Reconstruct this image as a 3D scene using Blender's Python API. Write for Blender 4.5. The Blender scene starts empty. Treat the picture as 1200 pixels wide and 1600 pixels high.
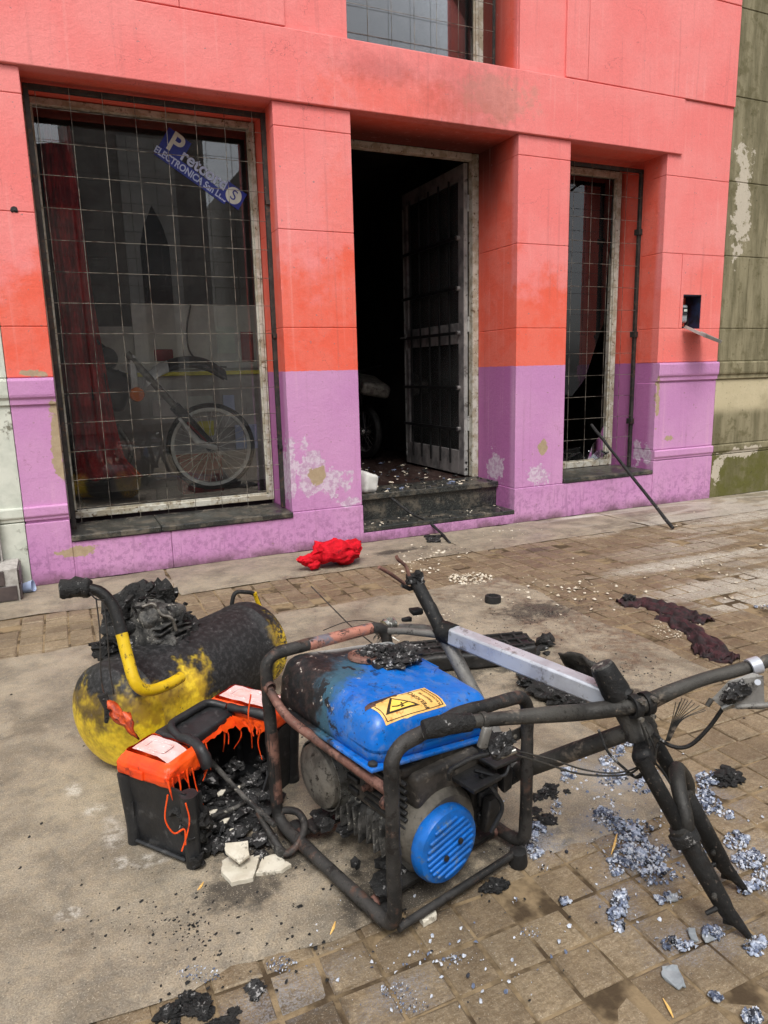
import bpy, bmesh, math, random
from mathutils import Vector, Matrix, noise
random.seed(7)
R_ = random.Random(11)
SC = bpy.context.scene
COL = SC.collection
V = Vector
# ------------------------------------------------------------------ camera
F = 1109.0; H = 1.30
CX = V((0.90896121, -0.1027363, 0.40402324))      # rows: world x, y, z in camera coordinates (right, down, forward)
CY = V((-0.41618157, -0.16752409, 0.89371616))
CZ = V((-0.02413346, -0.98050035, -0.19502986))
EYE = V((0, 0, H))
cam = bpy.data.cameras.new('camera'); cam.sensor_fit = 'VERTICAL'; cam.sensor_height = 36; cam.sensor_width = 27
cam.lens = F / 1600 * 36; cam.clip_end = 500; cam.clip_start = 0.02
co = bpy.data.objects.new('camera', cam); COL.objects.link(co)
right = V((CX[0], CY[0], CZ[0])); up = -V((CX[1], CY[1], CZ[1])); back = -V((CX[2], CY[2], CZ[2]))
m3 = Matrix((right, up, back)).transposed()
co.matrix_world = Matrix.Translation(EYE) @ m3.to_4x4()
SC.camera = co
# ------------------------------------------------------------------ sky, sun, exposure (overcast daylight)
SUN_EL, SUN_AZ = math.radians(58), math.radians(200)     # azimuth measured from +y towards +x
world = bpy.data.worlds.new('World'); SC.world = world; world.use_nodes = True
wn = world.node_tree.nodes; wl = world.node_tree.links
sky = wn.new('ShaderNodeTexSky'); sky.sky_type = 'NISHITA'; sky.sun_disc = False
sky.sun_elevation = SUN_EL; sky.sun_rotation = SUN_AZ; sky.air_density = 1.0; sky.dust_density = 4.0; sky.ozone_density = 1.0
hs = wn.new('ShaderNodeHueSaturation'); hs.inputs['Saturation'].default_value = 0.18
wl.new(sky.outputs[0], hs.inputs['Color']); wl.new(hs.outputs[0], wn['Background'].inputs[0])
wn['Background'].inputs[1].default_value = 0.15
sl = bpy.data.lights.new('sun', 'SUN'); sl.energy = 1.5; sl.angle = math.radians(22); sl.color = (1, .97, .93)
so = bpy.data.objects.new('sun', sl); COL.objects.link(so)
sd = V((math.sin(SUN_AZ) * math.cos(SUN_EL), math.cos(SUN_AZ) * math.cos(SUN_EL), math.sin(SUN_EL)))
so.rotation_euler = sd.to_track_quat('Z', 'Y').to_euler(); so.location = sd * 30
vs = SC.view_settings; vs.view_transform = 'Standard'; vs.look = 'None'; vs.gamma = 1; vs.exposure = 0.45
vs.use_curve_mapping = False
SC.cycles.max_bounces = 5; SC.cycles.diffuse_bounces = 3; SC.cycles.glossy_bounces = 3; SC.cycles.transmission_bounces = 4; SC.cycles.transparent_max_bounces = 16

# ------------------------------------------------------------------ where things stand
def ray(u, v):
    c = V((u - 600, v - 800, F)); return V((CX.dot(c), CY.dot(c), CZ.dot(c)))
def g(u, v, z=0.0):
    d = ray(u, v); return EYE + d * ((z - H) / d.z)
def w(u, v, y):
    d = ray(u, v); return EYE + d * (y / d.y)
def hz(u, v, dist):
    d = ray(u, v); return EYE + d * (dist / math.hypot(d.x, d.y))
def proj(p):
    q = V(p) - EYE; c = q.x * CX + q.y * CY + q.z * CZ
    return (600 + F * c[0] / c[2], 800 + F * c[1] / c[2], c[2]) if c[2] > .05 else (-9e9, -9e9, -1)

# ------------------------------------------------------------------ mesh helpers
WM = {}
_ico = {}
def ico(sub):
    if sub not in _ico:
        bm = bmesh.new(); bmesh.ops.create_icosphere(bm, subdivisions=sub, radius=1)
        _ico[sub] = ([v.co.copy() for v in bm.verts], [[v.index for v in f.verts] for f in bm.faces]); bm.free()
    return _ico[sub]
def nz(p, s, seed=0.0):
    q = V(p) * s + V((seed * 17.3, seed * 7.1, seed * 3.7)); return noise.noise(q)
def nzv(p, s, seed=0.0):
    return noise.noise_vector(V(p) * s + V((seed * 17.3, seed * 7.1, seed * 3.7)))
def fillet(pts, r, n=5):
    pts = [V(p) for p in pts]; out = [pts[0]]
    for i in range(1, len(pts) - 1):
        a = (pts[i - 1] - pts[i]); b = (pts[i + 1] - pts[i])
        rr = min(r, a.length * .48, b.length * .48); A = pts[i] + a.normalized() * rr; B = pts[i] + b.normalized() * rr
        for k in range(n + 1):
            t = k / n; out.append(A.lerp(pts[i], t).lerp(pts[i].lerp(B, t), t))
    out.append(pts[-1]); return out
def spline(pts, n=6):
    pts = [V(p) for p in pts]; P = [pts[0] * 2 - pts[1]] + pts + [pts[-1] * 2 - pts[-2]]; out = []
    for i in range(1, len(P) - 2):
        for k in range(n):
            t = k / n; p0, p1, p2, p3 = P[i - 1:i + 3]
            out.append(0.5 * ((2 * p1) + (p2 - p0) * t + (2 * p0 - 5 * p1 + 4 * p2 - p3) * t * t + (3 * p1 - p0 - 3 * p2 + p3) * t ** 3))
    out.append(pts[-1]); return out
class MB:
    def __init__(s, M=None): s.v = []; s.f = []; s.M = M; s.mi = []
    def add(s, vs, fs, mi=0):
        o = len(s.v); s.v += [(s.M @ V(p)) if s.M else V(p) for p in vs]
        s.f += [[i + o for i in f] for f in fs]; s.mi += [mi] * len(fs); return s
    def box(s, x0, x1, y0, y1, z0, z1, mi=0):
        vs = [(x, y, z) for x in (x0, x1) for y in (y0, y1) for z in (z0, z1)]
        return s.add(vs, [(0, 1, 3, 2), (4, 6, 7, 5), (0, 4, 5, 1), (2, 3, 7, 6), (0, 2, 6, 4), (1, 5, 7, 3)], mi)
    def obox(s, c, size, rot=None, mi=0):
        rot = rot or Matrix.Identity(3); h = [d / 2 for d in size]
        vs = [V(c) + rot @ V((x * h[0], y * h[1], z * h[2])) for x in (-1, 1) for y in (-1, 1) for z in (-1, 1)]
        return s.add(vs, [(0, 1, 3, 2), (4, 6, 7, 5), (0, 4, 5, 1), (2, 3, 7, 6), (0, 2, 6, 4), (1, 5, 7, 3)], mi)
    def tube(s, pts, r, n=10, closed=False, cap=True, mi=0):
        pts = [V(p) for p in pts]; N = len(pts); rs = r if isinstance(r, (list, tuple)) else [r] * N
        def tan(i):
            if closed: return (pts[(i + 1) % N] - pts[i - 1]).normalized()
            return (pts[min(i + 1, N - 1)] - pts[max(i - 1, 0)]).normalized()
        t = tan(0); a = t.orthogonal().normalized(); vs = []
        for i in range(N):
            t = tan(i); a = (a - t * a.dot(t)).normalized(); b = t.cross(a)
            vs += [pts[i] + (a * math.cos(2 * math.pi * k / n) + b * math.sin(2 * math.pi * k / n)) * rs[i] for k in range(n)]
        fs = []
        for i in range(N if closed else N - 1):
            j = (i + 1) % N
            off = 0
            if closed and j == 0:
                off = min(range(n), key=lambda q: (vs[q] - vs[i * n]).length)
            fs += [(i * n + k, i * n + (k + 1) % n, j * n + (k + 1 + off) % n, j * n + (k + off) % n) for k in range(n)]
        if cap and not closed:
            fs.append(list(range(n))[::-1]); fs.append([(N - 1) * n + k for k in range(n)])
        return s.add(vs, fs, mi)
    def lathe(s, prof, c, axis, n=24, mi=0, a0=0, a1=2 * math.pi):
        axis = V(axis).normalized(); a = axis.orthogonal().normalized(); b = axis.cross(a); vs = []; full = abs(a1 - a0 - 2 * math.pi) < 1e-6
        m = n if full else n + 1
        for r, h in prof:
            for k in range(m):
                t = a0 + (a1 - a0) * k / n; vs.append(V(c) + axis * h + (a * math.cos(t) + b * math.sin(t)) * max(r, 1e-5))
        fs = []
        for i in range(len(prof) - 1):
            for k in range(n):
                k2 = (k + 1) % m; fs.append((i * m + k, i * m + k2, (i + 1) * m + k2, (i + 1) * m + k))
        return s.add(vs, fs, mi)
    def cyl(s, a, b, r, n=14, mi=0):
        a = V(a); b = V(b); L = (b - a).length
        return s.lathe([(0, 0), (r, 0), (r, L), (0, L)], a, b - a, n, mi)
    def prism(s, poly, o, ux, uy, uz, d, mi=0):
        o, ux, uy, uz = V(o), V(ux), V(uy), V(uz); n = len(poly)
        vs = [o + ux * x + uy * y for x, y in poly] + [o + ux * x + uy * y + uz * d for x, y in poly]
        return s.add(vs, [list(range(n))[::-1], [n + i for i in range(n)]] + [(i, (i + 1) % n, n + (i + 1) % n, n + i) for i in range(n)], mi)
    def grid(s, fn, nu, nv, mi=0):
        vs = [fn(i / nu, j / nv) for j in range(nv + 1) for i in range(nu + 1)]
        return s.add(vs, [(j * (nu + 1) + i, j * (nu + 1) + i + 1, (j + 1) * (nu + 1) + i + 1, (j + 1) * (nu + 1) + i) for j in range(nv) for i in range(nu)], mi)
    def lump(s, c, size, seed=0, sub=3, amp=.35, fr=1.6, rot=None, mi=0):
        vs, fs = ico(sub); out = []
        for p in vs:
            k = 1 + amp * nz(p, fr, seed) + amp * .5 * nz(p, fr * 2.7, seed + 3) + amp * .3 * nz(p, fr * 6, seed + 5)
            q = V((p.x * k * size[0], p.y * k * size[1], p.z * k * size[2]))
            out.append(V(c) + (rot @ q if rot else q))
        return s.add(out, fs, mi)
    def rbox(s, c, size, r=.02, k=3, m=3, rot=None, fn=None, mi=0):
        h = [d / 2 for d in size]; r = min(r, min(h) * .99)
        def cs(hh):
            e = [(hh - r) + r * math.tan(math.pi / 4 * i / k) for i in range(k + 1)]
            inn = [-(hh - r) + 2 * (hh - r) * i / m for i in range(1, m)]
            return [-x for x in e[::-1]] + inn + e
        cc = [cs(x) for x in h]; out = {}; vs = []; fs = []
        def vid(p):
            key = tuple(round(x, 6) for x in p)
            if key not in out:
                q = V([max(-(h[i] - r), min(h[i] - r, p[i])) for i in range(3)]); d = V(p) - q
                pos = q + (d.normalized() * r if d.length > 1e-9 else d)
                if fn: pos = V(fn(pos))
                out[key] = len(vs); vs.append(V(c) + (rot @ pos if rot else pos))
            return out[key]
        for ax in range(3):
            b, d = (ax + 1) % 3, (ax + 2) % 3
            for sg in (-1, 1):
                for i in range(len(cc[b]) - 1):
                    for j in range(len(cc[d]) - 1):
                        q = []
                        for (ii, jj) in ((i, j), (i + 1, j), (i + 1, j + 1), (i, j + 1)):
                            p = [0, 0, 0]; p[ax] = sg * h[ax]; p[b] = cc[b][ii]; p[d] = cc[d][jj]; q.append(vid(p))
                        fs.append(q if sg > 0 else q[::-1])
        return s.add(vs, fs, mi)
    def jit(s, amp, sc, seed=0):
        s.v = [p + nzv(p, sc, seed) * amp for p in s.v]; return s
    def out(s, name, mat, parent=None, smooth=None, bevel=0, seg=2):
        me = bpy.data.meshes.new(name)
        PM = WM.get(parent.name, Matrix.Identity(4)) if parent else Matrix.Identity(4)
        inv = PM.inverted()
        me.from_pydata([inv @ p for p in s.v], [], s.f)
        mats = mat if isinstance(mat, (list, tuple)) else [mat]
        for m in mats: me.materials.append(m)
        if len(mats) > 1: me.polygons.foreach_set('material_index', s.mi)
        if smooth is not None:
            me.polygons.foreach_set('use_smooth', [True] * len(me.polygons)); me.set_sharp_from_angle(angle=math.radians(smooth))
        me.update()
        o = bpy.data.objects.new(name, me); COL.objects.link(o)
        if parent: o.parent = parent
        WM[o.name] = PM
        if bevel:
            b = o.modifiers.new('bevel', 'BEVEL'); b.width = bevel; b.segments = seg; b.limit_method = 'ANGLE'
        return o
def thing(name, label, cat, loc=(0, 0, 0), rz=0, group=None):
    o = bpy.data.objects.new(name, None); COL.objects.link(o); o.location = loc; o.rotation_euler = (0, 0, rz)
    o.empty_display_size = .1; WM[o.name] = Matrix.Translation(V(loc)) @ Matrix.Rotation(rz, 4, 'Z')
    o['label'] = label; o['category'] = cat
    if group: o['group'] = group
    return o
def tag(o, label, cat, group=None):
    o['label'] = label; o['category'] = cat
    if group: o['group'] = group
    return o
def kind(o, k, label=None):
    o['kind'] = k
    if label: o['label'] = label
    return o
def text(name, s, mat, M, size, parent, ext=0.0006, font_scale=(1, 1), outline=0):
    cu = bpy.data.curves.new(name, 'FONT'); cu.body = s; cu.size = size; cu.extrude = ext; cu.align_x = 'CENTER'; cu.align_y = 'CENTER'; cu.offset = outline
    t = bpy.data.objects.new('tmp', cu); COL.objects.link(t)
    dg = bpy.context.evaluated_depsgraph_get(); me = bpy.data.meshes.new_from_object(t.evaluated_get(dg))
    bpy.data.objects.remove(t); bpy.data.curves.remove(cu)
    PM = WM[parent.name]
    for v in me.vertices: v.co = PM.inverted() @ (M @ V((v.co.x * font_scale[0], v.co.y * font_scale[1], v.co.z)))
    me.materials.clear(); me.materials.append(mat); me.name = name
    o = bpy.data.objects.new(name, me); COL.objects.link(o); o.parent = parent; WM[o.name] = PM
    return o
def frame(o, x, y, z):
    return Matrix(((x[0], y[0], z[0], o[0]), (x[1], y[1], z[1], o[1]), (x[2], y[2], z[2], o[2]), (0, 0, 0, 1)))

# ------------------------------------------------------------------ material helpers
def c(r, gr, b, k=1.0):
    f = lambda x: (x / 255 / 12.92 if x / 255 <= .04045 else ((x / 255 + .055) / 1.055) ** 2.4) * k
    return (f(r), f(gr), f(b), 1)
class NT:
    def __init__(s, name):
        s.m = bpy.data.materials.new(name); s.m.use_nodes = True; s.t = s.m.node_tree; s.b = s.t.nodes['Principled BSDF']
        s._p = None; s._o = None
    def nd(s, t): return s.t.nodes.new(t)
    def put(s, sock, x):
        if isinstance(x, bpy.types.NodeSocket): s.t.links.new(x, sock)
        else: sock.default_value = x
    def pos(s):
        if not s._p: s._p = s.nd('ShaderNodeNewGeometry').outputs['Position']
        return s._p
    def obj(s):
        if not s._o: s._o = s.nd('ShaderNodeTexCoord').outputs['Object']
        return s._o
    def sep(s, v):
        n = s.nd('ShaderNodeSeparateXYZ'); s.put(n.inputs[0], v); return n.outputs
    def comb(s, x, y, z):
        n = s.nd('ShaderNodeCombineXYZ')
        for i, k in enumerate((x, y, z)): s.put(n.inputs[i], k)
        return n.outputs[0]
    def math(s, op, a, b=0.0, cl=False):
        n = s.nd('ShaderNodeMath'); n.operation = op; n.use_clamp = cl; s.put(n.inputs[0], a); s.put(n.inputs[1], b); return n.outputs[0]
    def vm(s, op, a, b):
        n = s.nd('ShaderNodeVectorMath'); n.operation = op; s.put(n.inputs[0], a); s.put(n.inputs[1], b)
        return n.outputs['Value'] if op in ('LENGTH', 'DISTANCE') else n.outputs[0]
    def noise(s, scale, detail=5, rough=.6, vec=None, dist=0, col=False):
        n = s.nd('ShaderNodeTexNoise'); s.put(n.inputs['Vector'], vec if vec is not None else s.pos())
        n.inputs['Scale'].default_value = scale; n.inputs['Detail'].default_value = min(detail, 4); n.inputs['Roughness'].default_value = rough; n.inputs['Distortion'].default_value = dist
        return n.outputs[1 if col else 0]
    def vor(s, scale, vec=None, feature='F1', out='Distance'):
        n = s.nd('ShaderNodeTexVoronoi'); n.feature = feature; s.put(n.inputs['Vector'], vec if vec is not None else s.pos()); n.inputs['Scale'].default_value = scale
        return n.outputs[out]
    def sm(s, x, a, b, lo=0.0, hi=1.0):
        n = s.nd('ShaderNodeMapRange'); n.interpolation_type = 'SMOOTHSTEP'; s.put(n.inputs['Value'], x)
        n.inputs['From Min'].default_value = a; n.inputs['From Max'].default_value = b; n.inputs['To Min'].default_value = lo; n.inputs['To Max'].default_value = hi
        return n.outputs[0]
    def lin(s, x, a, b, lo=0.0, hi=1.0):
        n = s.nd('ShaderNodeMapRange'); s.put(n.inputs['Value'], x)
        n.inputs['From Min'].default_value = a; n.inputs['From Max'].default_value = b; n.inputs['To Min'].default_value = lo; n.inputs['To Max'].default_value = hi
        return n.outputs[0]
    def mix(s, f, a, b, mode='MIX'):
        n = s.nd('ShaderNodeMix'); n.data_type = 'RGBA'; n.blend_type = mode; s.put(n.inputs[0], f); s.put(n.inputs[6], a); s.put(n.inputs[7], b); return n.outputs[2]
    def spot(s, cx, cy, cz, rx, ry, rz, ns, amt=.9, soft=.12):
        v = s.vm('MULTIPLY', s.vm('SUBTRACT', s.pos(), (cx, cy, cz)), (1 / rx, 1 / ry, 1 / rz))
        if not hasattr(s, '_e'): s._e = s.math('ADD', s.math('MULTIPLY', s.math('SUBTRACT', s.noise(17, 6, .7), .5), 2.2), 0.0)
        d = s.math('ADD', s.vm('LENGTH', v, (0, 0, 0)), s.math('ADD', s.math('MULTIPLY', s.math('SUBTRACT', ns, .5), amt * 3), s._e))
        return s.sm(d, 1 + soft, 1 - soft)
    def spots(s, lst, ns, amt=.9, soft=.12):
        best = None
        for cx, cy, cz, rx, ry, rz in lst:
            L = s.vm('LENGTH', s.vm('MULTIPLY', s.vm('SUBTRACT', s.pos(), (cx, cy, cz)), (1 / rx, 1 / ry, 1 / rz)), (0, 0, 0))
            best = L if best is None else s.math('MINIMUM', best, L)
        if not hasattr(s, '_e'): s._e = s.math('MULTIPLY', s.math('SUBTRACT', s.noise(17, 6, .7), .5), 2.2)
        d = s.math('ADD', best, s.math('ADD', s.math('MULTIPLY', s.math('SUBTRACT', ns, .5), amt * 3), s._e))
        return s.sm(d, 1 + soft, 1 - soft)
    def bump(s, h, strength=.3, dist=.01):
        n = s.nd('ShaderNodeBump'); s.put(n.inputs['Height'], h); n.inputs['Strength'].default_value = strength; n.inputs['Distance'].default_value = dist
        s.t.links.new(n.outputs[0], s.b.inputs['Normal'])
    def done(s, base, rough=.6, metal=0.0, spec=.5, **kw):
        s.put(s.b.inputs['Base Color'], base); s.put(s.b.inputs['Roughness'], rough); s.put(s.b.inputs['Metallic'], metal)
        s.put(s.b.inputs['Specular IOR Level'], spec)
        for k, x in kw.items(): s.put(s.b.inputs[k], x)
        return s.m
def basic(name, a, b=None, sc=8, rough=.6, metal=0.0, bump=.2, bs=80, third=None, t0=.42, t1=.62, spec=.5, bd=.004, obj=True):
    n = NT(name); vec = n.obj() if obj else n.pos(); f = n.sm(n.noise(sc, 6, .65, vec), t0, t1)
    col = n.mix(f, a, b or a)
    if third: col = n.mix(n.sm(n.noise(sc * 2.3, 7, .7, vec), .56, .68), col, third)
    r = n.lin(n.noise(sc * 3, 4, .6, vec), .3, .7, rough - .1, min(1, rough + .1))
    if bump: n.bump(n.noise(bs, 5, .6, vec), bump, bd)
    return n.done(col, r, metal, spec)

# ------------------------------------------------------------------ materials
def facade_paint():
    n = NT('facade_paint'); x, y, z = n.sep(n.pos())
    n1 = n.noise(1.7, 5, .6); n2 = n.noise(6, 6, .65); n3 = n.noise(30, 5, .6); n4 = n.noise(110, 3, .6)
    pink = n.mix(n.sm(n1, .35, .65), c(248, 146, 142, .90), c(246, 132, 128, .90))
    orange = n.mix(n.sm(n2, .4, .6), c(246, 100, 72, .87), c(245, 114, 92, .87))
    zz = n.math('ADD', z, n.math('ADD', n.math('MULTIPLY', n.math('SUBTRACT', n.noise(2.6, 3, .5), .5), 1.3), n.math('MULTIPLY', n.math('SUBTRACT', n2, .5), 1.0)))
    mo = n.sm(zz, 2.25, 1.80)
    mo = n.math('MULTIPLY', mo, n.lin(x, 4.4, 5.1, 1.0, .35))
    mo2 = n.spot(1.95, 4.9, 2.35, .12, 1, .4, n2, .6, .6); mo = n.math('MAXIMUM', mo, n.math('MULTIPLY', mo2, .35))
    mo3 = n.spot(2.45, 4.9, 3.17, .62, 1, .13, n2, .5, .6); mo = n.math('MAXIMUM', mo, n.math('MULTIPLY', mo3, .5))
    mo = n.math('MAXIMUM', mo, n.sm(y, 4.96, 5.02, 0, .95))          # reveals deeper: mainly shade and bounce painted in, partly unfaded paint
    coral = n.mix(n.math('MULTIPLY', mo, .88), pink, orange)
    pale = n.math('MAXIMUM', n.spot(3.25, 4.9, 3.28, .3, 1, .14, n2, .8, .4), n.spot(.2, 4.9, 2.5, .1, 1, .3, n2, 1))
    coral = n.mix(n.math('MULTIPLY', pale, .4), coral, c(214, 170, 150, .8))
    # soot licked out of the doorway
    soot = n.spots([(3.0, 4.9, 3.22, .34, 1, .28), (2.3, 4.9, 3.34, .3, 1, .08)], n2, .35, .8)
    soot2 = n.math('MULTIPLY', n.sm(y, 4.95, 5.35), n.math('MULTIPLY', n.sm(z, 2.35, 3.05), n.math('MULTIPLY', n.sm(x, 1.9, 2.06), n.sm(x, 3.6, 3.45))))
    coral = n.mix(n.math('MULTIPLY', soot, .30), coral, c(120, 60, 55))
    coral = n.mix(n.math('MULTIPLY', soot2, .85), coral, c(40, 22, 20))
    purple = n.mix(n.sm(n1, .35, .65), c(202, 142, 192, .90), c(210, 154, 198, .90))
    purple = n.mix(n.sm(y, 4.96, 5.02, 0, .6), purple, c(168, 78, 148, .9))  # purple deepened in the reveals too, shade put into the paint
    edge = n.math('ADD', z, n.math('MULTIPLY', n.math('SUBTRACT', n3, .5), .012))
    col = n.mix(n.sm(edge, 1.310, 1.314), purple, coral)
    # grime rising from the pavement
    wet = n.math('MULTIPLY', n.sm(z, .55, .02), n.sm(n.noise(26, 8, .75), .46, .62))
    streak = n.noise(1, 6, .7, n.vm('MULTIPLY', n.pos(), (34, 34, 2.2)))
    wet = n.math('MAXIMUM', wet, n.math('MULTIPLY', n.sm(z, .42, .1), n.sm(streak, .55, .68)))
    col = n.mix(n.math('MULTIPLY', wet, .42), col, c(104, 66, 100))
    col = n.mix(n.math('MULTIPLY', n.sm(z, .1, .0), n.sm(n2, .35, .6, .25, .8)), col, c(86, 64, 66))
    # flaked paint: white filler and tan render
    wsp = [(1.64, 4.9, .60, .10, .3, .17), (1.80, 4.9, .50, .13, .3, .10), (1.95, 4.9, .33, .1, .3, .04), (3.67, 4.9, .41, .1, .3, .07), (3.44, 5.2, .46, .05, .12, .14),
           (4.97, 5.12, .46, .06, .06, .14), (4.97, 5.0, .47, .05, .05, .1), (1.50, 4.95, .62, .03, .2, .22), (1.0, 4.9, .30, .2, .3, .015)]
    tsp = [(-.12, 4.9, 1.335, .07, .3, .028), (4.985, 4.9, .95, .022, .06, .18), (-.02, 4.9, .95, .03, .1, .25), (3.72, 4.9, .63, .045, .3, .055), (1.70, 4.9, .56, .06, .3, .06),
           (2.05, 4.9, 1.72, .02, .1, .03), (5.16, 4.9, .62, .05, .2, .03), (.02, 4.9, .2, .1, .2, .03)]
    mw = n.spots(wsp, n2, 1.1)
    mw = n.math('MULTIPLY', mw, n.sm(n3, .28, .40))
    mt = n.spots(tsp, n2, .9)
    crk = n.nd('ShaderNodeTexVoronoi'); crk.feature = 'DISTANCE_TO_EDGE'; crk.inputs['Scale'].default_value = 1.5; n.put(crk.inputs['Vector'], n.vm('ADD', n.pos(), n.vm('MULTIPLY', n.noise(5, 4, .6, None, 0, True), (.35, .35, .35))))
    cr = n.math('MULTIPLY', n.sm(crk.outputs['Distance'], .0035, .001), n.sm(n1, .54, .6)); col = n.mix(n.math('MULTIPLY', cr, .38), col, c(120, 70, 70))
    drip = n.noise(1, 4, .6, n.vm('MULTIPLY', n.pos(), (22, 22, .7))); col = n.mix(n.math('MULTIPLY', n.sm(drip, .56, .72), .16), col, c(120, 84, 84)); col = n.mix(n.math('MULTIPLY', n.sm(drip, .42, .28), .10), col, c(250, 214, 208))
    pits = n.math('MULTIPLY', n.sm(n.noise(42, 3, .5), .71, .74), .8)
    col = n.mix(mw, col, n.mix(n.sm(n3, .4, .6), c(206, 190, 204), c(186, 152, 180)))
    col = n.mix(mt, col, n.mix(n3, c(150, 128, 100), c(186, 168, 140)))
    col = n.mix(pits, col, c(150, 120, 120))
    col = n.mix(n.sm(n4, .3, .7, 0, .10), col, (0.1, .05, .05, 1))
    hgt = n.math('ADD', n.math('MULTIPLY', n2, .5), n.math('ADD', n.math('MULTIPLY', n3, .5), n.math('MULTIPLY', n4, .25)))
    n.bump(hgt, .6, .009)
    return n.done(col, .72, 0, .3)
def olive_wall():
    n = NT('weathered_render'); x, y, z = n.sep(n.pos()); n1 = n.noise(1.6, 6, .65); n2 = n.noise(7, 7, .7); n3 = n.noise(40, 5, .65)
    st = n.noise(1, 7, .7, n.vm('MULTIPLY', n.pos(), (9, 9, 1.3)))
    col = n.mix(n.sm(st, .35, .65), c(106, 100, 77), c(140, 132, 106))
    col = n.mix(n.math('MULTIPLY', n.sm(n2, .52, .66), .7), col, c(94, 88, 62))
    pale = n.math('MULTIPLY', n.sm(z, .78, .9), n.sm(z, 1.18, 1.10)); pale = n.math('MULTIPLY', pale, n.sm(n1, .3, .5, .5, 1))
    col = n.mix(pale, col, n.mix(n2, c(176, 164, 132), c(200, 188, 158)))
    green = n.math('MULTIPLY', n.sm(z, .5, .38), n.sm(n2, .35, .6, .5, 1)); col = n.mix(green, col, n.mix(n2, c(74, 74, 30), c(104, 102, 58)))
    p = n.math('MAXIMUM', n.spot(5.9, 4.9, 2.75, .1, 1, .42, n2, 1.1), n.spot(6.1, 4.9, .42, .2, 1, .05, n2, 1.2)); p = n.math('MAXIMUM', p, n.spot(5.8, 4.9, .3, .05, 1, .12, n2, 1.2))
    col = n.mix(n.math('MULTIPLY', p, .8), col, c(196, 186, 170))
    col = n.mix(n.math('MULTIPLY', n.sm(n3, .62, .7), .6), col, c(60, 58, 44))
    n.bump(n.math('ADD', n2, n.math('MULTIPLY', n3, .6)), .5, .008)
    return n.done(col, .9, 0, .2)
def granite():
    n = NT('black_granite'); f = n.sm(n.noise(160, 4, .7), .52, .68); x, y, z = n.sep(n.pos())
    col = n.mix(f, c(34, 36, 36), c(108, 110, 104)); d = n.sm(n.noise(9, 7, .7), .45, .68); col = n.mix(n.math('MULTIPLY', d, .6), col, c(116, 106, 90)); col = n.mix(n.sm(n.noise(30, 4, .75), .58, .64, 0, .8), col, c(18, 17, 17))
    n.bump(n.noise(90, 4), .12, .003); return n.done(col, n.lin(d, 0, 1, .28, .7), 0, .5)
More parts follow.
